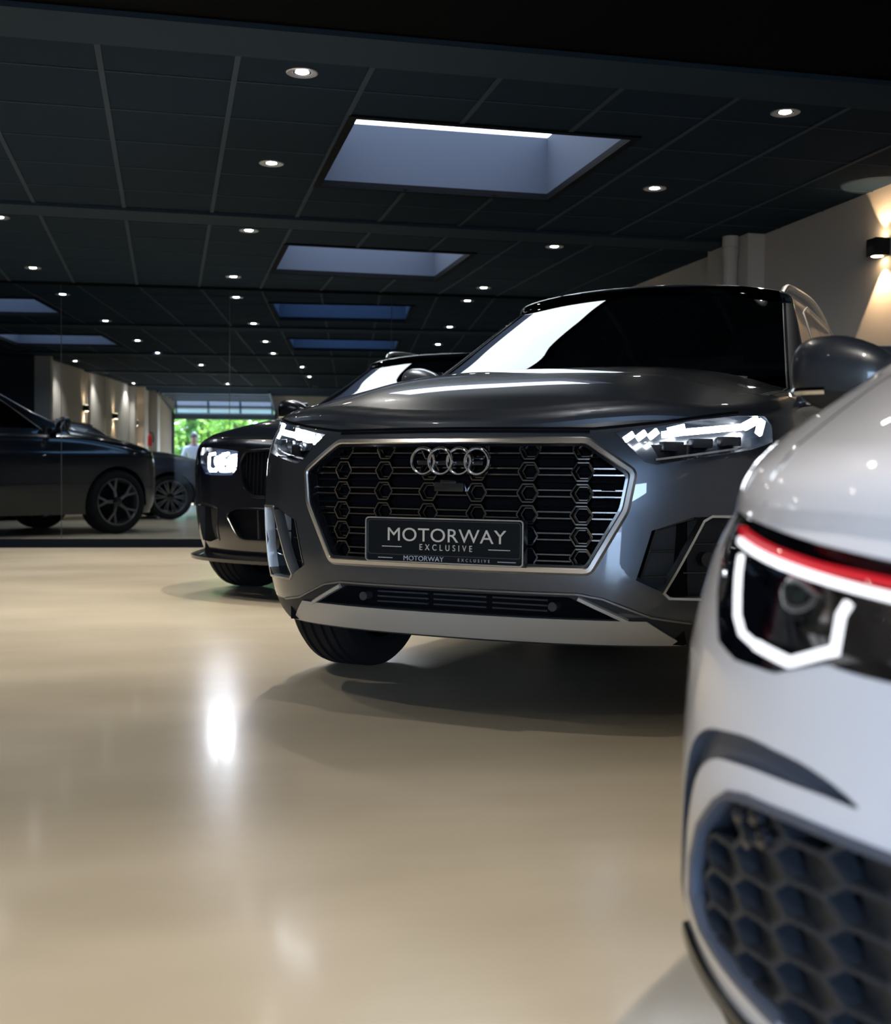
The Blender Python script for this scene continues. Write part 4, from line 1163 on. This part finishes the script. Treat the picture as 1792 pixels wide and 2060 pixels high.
m_white = mat('white_car_paint', (.74, .75, .80), .3, coat=1.0, coat_rough=.02)

# ---------------- black SUV behind the grey one
bmw = car_root('black_suv', 1.20, 7.60, 38.3, 'black SUV with lit headlights parked between the grey SUV and the mirror wall', 'car')
XB = dict(
 xf=[(.2, .80), (.3, .86), (.45, .885), (.7, .885), (.9, .87), (1.0, .84), (1.06, .78), (1.12, .68)],
 sd=[(.2, .92), (.4, .965), (.6, .99), (.8, .995), (.95, .98), (1.05, .94), (1.2, .88)],
 wx=[(-3.7, .93), (-3, .98), (0, 1.0)],
 zc=[(-3.7, 1.10), (-.7, 1.21), (-.2, 1.18), (.2, 1.14), (.5, 1.10), (.7, 1.055), (.82, 1.0), (.9, .94)],
 zs=[(-3.7, 1.08), (-.6, 1.07), (0, 1.01), (.5, .945), (.8, .895)])
sb = body_spec(XB['xf'], XB['sd'], XB['wx'], XB['zc'], XB['zs'], [(0, -3.75), (.8, -3.8), (1.3, -3.6)], .72, 2.3, .24, k=2.0, r=.08)
xb = pod(sb); xc = pod(cabin_spec(-.42, -1.28, 1.18, 1.63, .80, .64, -3.70, -3.15, [(-3.4, 1.54), (-2.4, 1.65), (-1.8, 1.67), (-1.2, 1.63)]))
skx = Skin(xb); skxc = Skin(xc)
BMW_DETAIL = True

# ---------------- white hatchback in front
golf = car_root('white_hatchback', 1.518, 1.02, 43.5, 'white hatchback in the right foreground with red-lined light strip and black honeycomb lower grille', 'car')
GV = body_spec(
 [(.12, .82), (.2, .85), (.3, .868), (.4, .87), (.55, .862), (.66, .845), (.73, .81), (.80, .74)],
 [(.12, .85), (.2, .878), (.3, .90), (.4, .90), (.55, .895), (.66, .875), (.74, .85), (.85, .83), (.95, .80)],
 [(-3.4, .93), (-2.9, .97), (0, 1.0)],
 [(-3.4, .98), (-.6, 1.04), (-.4, 1.035), (0, .99), (.3, .93), (.55, .86), (.72, .785), (.84, .70)],
 [(-3.4, .93), (-.4, .93), (-.1, .86), (.2, .785), (.5, .712), (.8, .65)],
 [(0, -3.40), (1, -3.42)], .64, 2.3, .14, 2.6, .06, 1.5)
gb = pod(GV); gc = pod(cabin_spec(-.32, -1.05, 1.05, 1.42, .74, .58, -3.35, -2.85, [(-3.1, 1.38), (-2.2, 1.455), (-1.5, 1.47), (-1.0, 1.44)]))
skg = Skin(gb)

def lay_diag(fn, ax, bm, pts, prof, off=0., closed=False, step=.02, mi=0):
    q = densify([(p[0], p[1], 0) for p in pts], step, closed); P = [fn(p.x, p.y) for p in q]
    sweep(bm, [p[0]+ax*off for p in P], prof, [ax]*len(P), closed, mi)
# ================= white hatchback details
m_red = mat('red_line', (.75, .01, .02), .3, emit=(1, .02, .04), estr=.35)  # painted strip; faint emission stands in for LED light falling on it
m_led_g = mat('led_soft_white', (1, 1, 1), .4, emit=(.96, .97, 1.0), estr=1.15)
m_gblk = mat('headlight_black', (.006, .008, .014), .12, coat=.6)
m_ghex = mat('honeycomb_plastic', (.020, .024, .031), .45, spec=.45)
m_blade = mat('graphite_bumper_blade', (.075, .088, .12), .4, coat=.2)
LG_ = [(.335, .722), (.288, .717), (.178, .706), (.097, .697), (.002, .688), (-.11, .679), (-.29, .672), (-.54, .669), (-.54, .605), (-.29, .600), (-.106, .592), (-.025, .589), (.013, .591), (.048, .594), (.114, .576), (.189, .577), (.237, .589), (.274, .631), (.318, .682)]
for sg in (-1, 1):
    pj = DIAG(sg); fn, ax, av = diag_fn(skg, sg)
    sel = lambda c, n_, sg=sg, ax=ax: c.y*sg > -.001 and c.x > -.1 and n_.dot(ax) > .1 and c.z < .78
    nb = extract(gb, plane_cut(gb, LG_, pj, sel)); lens = nb.copy()
    push(nb, -ax*.06); rim(nb, ax*.061, 0)
    hl = link('headlight', nb, m_gblk, golf); link('headlight_lens', lens, m_lens, hl)
    bm = bmesh.new(); lay_diag(fn, ax, bm, [(.300, .7015), (.183, .686), (.101, .677), (-.004, .669), (-.11, .662), (-.29, .656), (-.53, .653)], rect(.0075, .008, -.004), -.007); link('red_line', bm, m_red, hl, False)
    bm = bmesh.new(); lay_diag(fn, ax, bm, [(.290, .690), (.177, .676), (.097, .667), (.038, .661), (-.007, .657), (-.11, .651), (-.29, .645), (-.53, .642)], rect(.0082, .006, -.003), -.008); link('light_strip', bm, m_led_g, hl, False)
    bm = bmesh.new()
    lay_diag(fn, ax, bm, [(.266, .675), (.226, .616), (.205, .601), (.160, .591)], rect(.0062, .006, -.003), -.010)
    lay_diag(fn, ax, bm, [(.172, .594), (.109, .586), (.049, .606)], rect(.0098, .006, -.003), -.010)
    lay_diag(fn, ax, bm, [(.051, .603), (.053, .636), (.047, .648)], rect(.0072, .006, -.003), -.010)
    link('running_light', bm, m_led_g, hl, False)
    for (a0, z0, rr_) in ((.148, .643, .030), (-.03, .626, .026)):
        p, n_ = fn(a0, z0); b2 = bmesh.new(); mt = Matrix.Translation(p-ax*.05) @ ax.to_track_quat('Z', 'Y').to_matrix().to_4x4()
        lathe(b2, [(rr_, 0), (rr_*.92, .012), (rr_*.7, .024), (rr_*.35, .032), (.001, .034)], 24, 'Z', mt)
        pj_ = link('projector', b2, mat('projector_glass', (.02, .03, .03), .02, coat=1.0), hl)
        b2 = bmesh.new(); lathe(b2, [(rr_*1.22, .0), (rr_*1.24, .006), (rr_*1.02, .010), (rr_, .002)], 24, 'Z', mt); link('projector_ring', b2, m_mesh, pj_)
    bm = bmesh.new(); lay_diag(fn, ax, bm, [(.015, .622), (-.03, .614), (-.09, .612)], rect(.004, .004), -.04); link('reflector_bar', bm, m_chrome, hl, False)
    # bumper blade slot
    BL = [(.300, .469), (.248, .498), (.153, .510), (.059, .503), (.015, .491), (-.012, .478), (.040, .481), (.140, .481), (.220, .474), (.270, .445), (.309, .372), (.330, .29), (.335, .24), (.36, .24), (.356, .30), (.335, .40)]
    BL = [tuple(p[:2]) for p in catmull([(a, z, 0) for a, z in BL[:3]], 3)][:0]+BL
    nb = extract(gb, plane_cut(gb, rounded(BL, .03, 3), pj, lambda c, n_, sg=sg, ax=ax: c.y*sg > 0 and n_.dot(ax) > -.1 and c.x > -.1 and c.z < .6))
    push(nb, -ax*.014); rim(nb, ax*.014, 0); link('bumper_blade', nb, m_blade, golf)
# lower honeycomb intake, one opening across the nose (cut per half)
for sg in (-1, 1):
    pj = DIAG(sg); fn, ax, av = diag_fn(skg, sg)
    GR = [(.205, .430), (.180, .444), (.145, .450), (.067, .451), (.006, .449), (-.041, .447), (-.2, .446), (-.5535, .446), (-.5535, .20), (-.2, .20), (.0, .222), (.10, .250), (.19, .270), (.245, .285), (.278, .31), (.275, .35), (.251, .392)]
    GR = GR[:5]+rounded(GR, .03, 3)[0:0]+GR[5:]
    nb = extract(gb, plane_cut(gb, GR, pj, lambda c, n_, sg=sg, ax=ax: c.y*sg > -.001 and n_.dot(ax) > .0 and c.x > -.1 and c.z < .55))
    push(nb, -ax*.055); rim(nb, ax*.055, 1); gi = link('lower_intake', nb, [m_under, m_blade], golf)
    bm = bmesh.new(); lay_diag(fn, ax, bm, GR[2:7][::-1]+[GR[1], GR[0]]+GR[11:][::-1], roundp(.012, .014, -.010), -.0, step=.015); link('intake_frame', bm, m_blade, gi, 30)
    bm = bmesh.new(); da, dzz = .072, .036; hw, hh = .048, .018
    Gp = ipoly(GR, .008)
    for i in range(-11, 3):
        for j in range(0, 9):
            a0 = .205+da*i; z0 = .445-dzz*j-(dzz/2 if i % 2 else 0)+.012*0
            if a0 > .30 or a0 < -.58: continue
            H6 = [(a0+hw, z0), (a0+hw*.5, z0+hh), (a0-hw*.5, z0+hh), (a0-hw, z0), (a0-hw*.5, z0-hh), (a0+hw*.5, z0-hh)]
            if not inside2(Gp, (a0, z0)) and sum(inside2(Gp, p) for p in H6) < 2: continue
            # ring walls
            def P(p, off): q = fn(min(.30, max(-.56, p[0])), p[1])[0]; return q+ax*off
            for k in range(6):
                p0, p1 = H6[k], H6[(k+1) % 6]
                if not (inside2(GR, p0) and inside2(GR, p1)): continue
                q0 = (a0+(p0[0]-a0)*.88, z0+(p0[1]-z0)*.86); q1 = (a0+(p1[0]-a0)*.88, z0+(p1[1]-z0)*.86)
                quad(bm, P(p0, -.006), P(p1, -.006), P(q1, -.007), P(q0, -.007)); quad(bm, P(q0, -.007), P(q1, -.007), P(q1, -.034), P(q0, -.034))
            pl_ = [(a0+(p[0]-a0)*.88, z0+(p[1]-z0)*.86) for p in H6]
            if all(inside2(GR, p) for p in pl_):
                offs = [-.034, -.022, -.010, -.007, -.008, -.026]
                pl_[0] = (a0+hw*.62, z0)
                bm.faces.new([bm.verts.new(P(p, o_)) for p, o_ in zip(pl_, offs)])
    bmesh.ops.remove_doubles(bm, verts=bm.verts, dist=1e-5)
    link('honeycomb', bm, m_ghex, gi, 15)
    for (a0, z0) in ((.168, .428), (.14, .434), (.125, .416), (.15, .408)):
        b2 = bmesh.new(); p, n_ = fn(a0, z0); mt = Matrix.Translation(p-ax*.012) @ ax.to_track_quat('Z', 'Y').to_matrix().to_4x4()
        lathe(b2, [(.011, 0), (.009, .006), (.001, .009)], 14, 'Z', mt); link('fog_light', b2, m_gblk, gi)
    bm = bmesh.new(); lay_diag(fn, ax, bm, [(.345, .245), (.316, .243), (.25, .228), (.182, .215), (.116, .205), (0, .18), (-.2, .165), (-.55, .16)], roundp(.020, .022, -.012), .0, step=.02); link('lower_lip', bm, m_plast, golf, 30)
nb = extract(gb, plane_cut(gb, [(-.93, .222), (.93, .222), (.93, .13), (-.93, .13)], FRONT, lambda c, n_: c.x > .2)); link('lower_valance', nb, m_plast_r, golf)
# bonnet with its gap
BNg = [(.60, .735), (.54, .748), (.42, .745), (.1, .735), (-.36, .71)]
bon = [(x, y) for x, y in BNg]+[(-.36, -.71)]+[(x, -y) for x, y in BNg[::-1][1:]]+[(.70, -.60), (.78, -.45), (.83, -.2), (.85, 0), (.83, .2), (.78, .45), (.70, .60)]
bon = [(-.30, 0)]+[]
poly = BNg + [(-.36, -.71)] + [(x, -y) for x, y in BNg[:-1][::-1]] + [(.80, -.6), (.95, 0), (.80, .6)]
nb = extract(gb, plane_cut(gb, poly, TOP, lambda c, n_: c.x > -.5 and n_.z > .25 and c.z > .655)); link('bonnet', nb, m_white, golf)
for sg in (1, -1):
    bm = bmesh.new(); band(bm, skg.top, [(x, y*sg) for x, y in BNg[1:]], [(-.0014, -.008), (.0014, -.008), (.0014, .0005), (-.0014, .0005)], False, step=.04)
    link('bonnet_gap', bm, m_gap, golf, False)
arches(gb, (0, -2.63), .325, .36)
link('body', gb, m_white, golf)
skgc = Skin(gc)
cabin_glass(golf, gc, skgc, m_white, [(-.68, 1.04), (.68, 1.04), (.53, 1.395), (-.53, 1.395)], [('side_window', [(-.82, 1.06), (-1.25, 1.37), (-1.70, 1.37), (-1.70, 1.04)]), ('side_window', [(-1.78, 1.04), (-1.78, 1.37), (-2.5, 1.33), (-2.7, 1.06)])], -3.35, rear=[(-.5, 1.08), (.5, 1.08), (.42, 1.3), (-.42, 1.3)])
for sg in (1, -1): mirror_unit(golf, -.62, sg*.918, .955, sg, mat('graphite_mirror_cap', (.012, .015, .020), .35, coat=.4), hx=.075, hy=.105, hz=.076)
underbody(golf, (0, -2.63), .37, .86, .60, -3.2, .2, .70)
interior(golf, -.40, 1.02, .62, -1.55)
wh = make_wheel(.325, .225, .23, 5); attach_wheels(golf, wh, (0, -2.63), .765, .325)

# ================= black SUV details
m_led2 = mat('headlight_led', (1, 1, 1), .4, emit=(.93, .96, 1.0), estr=240)
def bmw_front(root, skb_, body, gap=True, lit=True):
    for sg in (-1, 1):
        pj = DIAG(sg); fn, ax, av = diag_fn(skb_, sg)
        LP = [(.115, .905), (.0, .905), (-.16, .893), (-.268, .880), (-.275, .775), (-.24, .738), (-.05, .738), (.02, .745), (.10, .80), (.13, .86)]
        nb = extract(body, plane_cut(body, LP, pj, lambda c, n_, ax=ax, sg=sg: c.y*sg > .1 and n_.dot(ax) > .1 and c.x > .1)); ln = nb.copy()
        push(nb, -ax*.05); rim(nb, ax*.052, 0); hl = link('headlight', nb, m_gblk, root); link('headlight_lens', ln, m_lens, hl)
        bm = bmesh.new()
        for (a0, a1) in ((.02, -.105), (-.125, -.235)):
            lay_diag(fn, ax, bm, [(a0, .855), (a0-.012, .785), (a0-.035, .768), (a1+.035, .768), (a1+.006, .79), (a1+.004, .815)], rect(.020, .010, -.005), -.012)
            lay_diag(fn, ax, bm, [(a0, .862), ((a0+a1)/2, .868)], rect(.014, .01, -.005), -.014)
        link('running_light', bm, m_led, hl, False)
        for a0 in (-.045, -.18):
            p, n_ = fn(a0, .822); bm = bmesh.new(); mt = Matrix.Translation(p-ax*.03) @ ax.to_track_quat('Z', 'Y').to_matrix().to_4x4()
            lathe(bm, [(.030, 0), (.022, .01), (.001, .013)], 20, 'Z', mt); link('main_beam', bm, m_led2, hl)
        # air curtain
        nb = extract(body, plane_cut(body, [(.15, .55), (.02, .555), (-.105, .535), (-.095, .36), (.02, .335), (.16, .34)], pj, lambda c, n_, ax=ax, sg=sg: c.y*sg > .1 and n_.dot(ax) > .1 and c.x > .1))
        push(nb, -ax*.05); rim(nb, ax*.05, 0); ac = link('air_curtain', nb, m_plast_r, root)
        bm = bmesh.new(); lay_diag(fn, ax, bm, [(.16, .56), (.02, .565), (-.115, .545), (-.105, .35)], roundp(.012, .01, -.004)); link('curtain_edge', bm, m_plast, ac, 30)
        # kidney
        KP = [(-.06, .89), (-.30, .88), (-.335, .80), (-.30, .66), (-.22, .615), (-.07, .615), (-.035, .66), (-.03, .85)]
        KP = [(p[0]*sg, p[1]) for p in KP]
        nb = extract(body, plane_cut(body, [(-a, z) for a, z in KP], FRONT, lambda c, n_: c.x > .5 and n_.x > .1))
        push(nb, (-.05, 0, 0)); rim(nb, (.05, 0, 0), 0); kg = link('kidney_grille', nb, m_under, root)
        bm = bmesh.new(); band(bm, skb_.front, rounded([(-a, z) for a, z in KP], .03, 3), roundp(.016, .014, -.004), True, step=.03); link('kidney_frame', bm, m_plast, kg, 30)
        bm = bmesh.new()
        for k in range(9):
            y = sg*(.058+.029*k); z0, z1 = (.63, .87)
            if k > 6: z0 = .66+.03*(k-6)
            p0 = skb_.front(y, z0)[0]; p1 = skb_.front(y, z1)[0]; sweep(bm, [p0+Vector((-.012, 0, 0)), p1+Vector((-.012, 0, 0))], rect(.006, .014, -.012), (1, 0, 0))
        link('kidney_bars', bm, m_plast, kg, False)
    IK = [(-.45, .51), (-.375, .545), (.375, .545), (.45, .51), (.34, .36), (-.34, .36)]
    nb = extract(body, plane_cut(body, IK, FRONT, lambda c, n_: c.x > .5 and n_.x > .1)); push(nb, (-.06, 0, 0)); rim(nb, (.06, 0, 0), 0); ik = link('lower_intake', nb, m_under, root)
    bm = bmesh.new(); band(bm, skb_.front, rounded(IK, .05, 4), roundp(.014, .012, -.004), True, step=.03); link('intake_frame', bm, m_plast, ik, 30)
    for y in (-.2, 0, .2):
        bm = bmesh.new(); p0 = skb_.front(y, .37)[0]; p1 = skb_.front(y, .54)[0]; sweep(bm, [p0, p1], rect(.008, .02, -.03), (1, 0, 0))
        link('intake_bar', bm, m_plast_r, ik, False)
    # splitter lip
    pts = []
    for k in range(25):
        t = -1+2*k/24; y = .94*math.sin(t*PI/2); p, n_ = skb_.front(y*.93, .30); pts.append((p.x, y, .27))
    bm = bmesh.new()
    rows = [[bm.verts.new((x-.10, y*.94, z+.02)), bm.verts.new((x+.055*(1-abs(y)*.2), y*1.0, z-.025)), bm.verts.new((x+.05*(1-abs(y)*.2), y, z-.045)), bm.verts.new((x-.12, y*.94, z-.03))] for (x, y, z) in pts]
    for i in range(len(rows)-1):
        for j in range(4): bm.faces.new((rows[i][j], rows[i][(j+1) % 4], rows[i+1][(j+1) % 4], rows[i+1][j]))
    bm.faces.new(rows[0]); bm.faces.new(rows[-1]); link('front_splitter', bm, m_plast, root, 30)
def suv_common(root, body, cabin, skb_, skc_, paint, wb, rw, tw, trk, spokes_kw, z1, roofz, xr, wlo=.80, glass_pts=None):
    bm = bmesh.new(); band(bm, skb_.front, [(-.80, .955), (-.6, .96), (-.35, .955), (0, .95), (.35, .955), (.6, .96), (.80, .955)], [(-.003, -.01), (.003, -.01), (.003, .001), (-.003, .001)], False, step=.05); link('bonnet_gap', bm, m_gap, root, False)
    arches(body, (0, -wb), rw, rw+.045)
    link('body', body, paint, root)
    b0 = z1-.03
    cabin_glass(root, cabin, skc_, paint, [(-wlo*.93, b0), (wlo*.93, b0), (wlo*.76, roofz), (-wlo*.76, roofz)],
        [('side_window', [(-.95, b0), (-1.50, roofz-.06), (-1.98, roofz-.03), (-1.98, b0)]), ('side_window', [(-2.06, b0), (-2.06, roofz-.03), (-2.75, roofz-.06), (-2.95, b0)])], xr, rear=[(-.6, b0+.05), (.6, b0+.05), (.5, roofz-.1), (-.5, roofz-.1)])
    for sg in (1, -1):
        bm = bmesh.new(); band(bm, lambda u, v, off=0., sg=sg: skc_.side(u, v, sg, off), [(-.92, b0-.012), (-1.5, roofz-.045), (-2.0, roofz-.018), (-2.75, roofz-.05), (-2.98, b0)], roundp(.012, .006, -.004), False, step=.08); link('window_trim', bm, m_chrome, root, 30)
        mirror_unit(root, -.78, sg*(wlo+.20), z1+.02, sg, paint)
    underbody(root, (0, -wb), rw+.05, .95, .68, -wb-.65, .26, .85)
    interior(root, -.55, z1-.02, .66, -1.75)
    w_ = make_wheel(rw, tw, rw*.73, spokes_kw[0], yspoke=spokes_kw[1], msp=spokes_kw[2]); attach_wheels(root, w_, (0, -wb), trk, rw)
bmw_front(bmw, skx, xb)
for sg in (1, -1):
    bm = bmesh.new(); P_ = [(-1.4, .57, 1.63), (-1.5, .58, 1.675), (-1.9, .59, 1.695), (-2.8, .575, 1.67), (-3.1, .56, 1.60)]
    sweep(bm, catmull([(x, y*sg, z) for x, y, z in P_], 5), circ(.013, 8), (0, 0, 1)); link('roof_rail', bm, m_satin, bmw)
suv_common(bmw, xb, xc, skx, skxc, m_bpaint, 2.975, .375, .275, .84, (5, True, m_rim), 1.18, 1.605, -3.7)

# ================= cars in the mirrored hall, standing in for reflected ones
nv = empty('black_suv', (-1.15, 15.88, 0), math.radians(35), 'large black SUV seen side-on in the mirror wall at the left edge', 'car')
sn = dict(XB); b_n = pod(body_spec(XB['xf'], XB['sd'], XB['wx'], [(-3.7, 1.15), (-.7, 1.30), (-.2, 1.26), (.2, 1.20), (.5, 1.13), (.7, 1.06), (.82, 1.0), (.9, .94)], [(-3.7, 1.12), (-.6, 1.16), (0, 1.10), (.5, 1.0), (.8, .9)], [(0, -3.75), (.8, -3.8), (1.3, -3.6)], .72, 2.3, .24, n=.7))
c_n = pod(cabin_spec(-.48, -1.38, 1.26, 1.72, .84, .68, -3.75, -3.25, [(-3.5, 1.66), (-2.4, 1.77), (-1.8, 1.78), (-1.3, 1.73)], n=.8))
skn, sknc = Skin(b_n), Skin(c_n)
bmw_front.__defaults__
def plain_front(root, skb_, body, zh, lit, hl=[(.25, .0), (.25, -.09), (.0, -.10), (-.12, -.03), (-.1, .0)]):
    for sg in (-1, 1):
        pj = DIAG(sg); fn, ax, av = diag_fn(skb_, sg)
        LP = [(a, zh+z) for a, z in hl]
        nb = extract(body, plane_cut(body, LP, pj, lambda c, n_, ax=ax, sg=sg: c.y*sg > .1 and n_.dot(ax) > .0 and c.x > .0)); ln = nb.copy()
        push(nb, -ax*.04); rim(nb, ax*.042, 0); h_ = link('headlight', nb, m_gblk, root); link('headlight_lens', ln, m_lens, h_)
        bm = bmesh.new(); lay_diag(fn, ax, bm, [(.21, zh-.03), (.0, zh-.05), (-.08, zh-.03)], rect(.02, .01, -.005), -.01); link('running_light', bm, mat('dim_led', (1, 1, 1), .4, emit=(.9, .95, 1), estr=lit), h_, False)
    GRL = [(-.42, zh-.06), (.42, zh-.06), (.34, zh-.30), (-.34, zh-.30)]
    nb = extract(body, plane_cut(body, GRL, FRONT, lambda c, n_: c.x > .4 and n_.x > .1)); push(nb, (-.05, 0, 0)); rim(nb, (.05, 0, 0), 0); g_ = link('front_grille', nb, m_under, root)
    bm = bmesh.new(); band(bm, skb_.front, GRL, roundp(.014, .012, -.004), True, step=.05); link('grille_frame', bm, m_chrome, g_, 30)
plain_front(nv, skn, b_n, .93, 2.0)
_keep = m_wsg; m_wsg = m_wsg2
suv_common(nv, b_n, c_n, skn, sknc, m_bpaint, 2.975, .385, .285, .86, (5, True, m_rim), 1.27, 1.69, -3.75, .84)
m_wsg = _keep
m_slate = mat('slate_blue_paint', (.045, .05, .075), .3, metal=.5, coat=1.0)
gv = empty('grey_crossover', (-.14, 20.28, 0), math.radians(11.5), 'slate grey crossover with multi-spoke wheels seen in the mirror wall', 'car')
b_c = pod(body_spec([(.18, .76), (.3, .80), (.5, .82), (.7, .81), (.85, .77), (.95, .70)], [(.2, .84), (.4, .885), (.6, .90), (.8, .895), (.95, .86), (1.05, .82)], [(-3.4, .93), (-2.9, .97), (0, 1.0)],
    [(-3.4, 1.0), (-.6, 1.10), (-.2, 1.09), (.2, 1.04), (.5, .97), (.7, .91), (.8, .84)], [(-3.4, 1.0), (-.4, 1.0), (0, .96), (.5, .87), (.8, .80)], [(0, -3.40), (1, -3.42)], .66, 2.3, .22, n=.6))
c_c = pod(cabin_spec(-.42, -1.15, 1.10, 1.50, .76, .60, -3.35, -2.95, [(-3.2, 1.44), (-2.4, 1.54), (-1.8, 1.56), (-1.1, 1.51)], n=.7))
skc1, skc2 = Skin(b_c), Skin(c_c)
plain_front(gv, skc1, b_c, .80, 3.0)
suv_common(gv, b_c, c_c, skc1, skc2, m_slate, 2.63, .355, .24, .79, (10, False, m_rim), 1.11, 1.475, -3.35, .76)
for k_, ch in enumerate(gv.children): pass
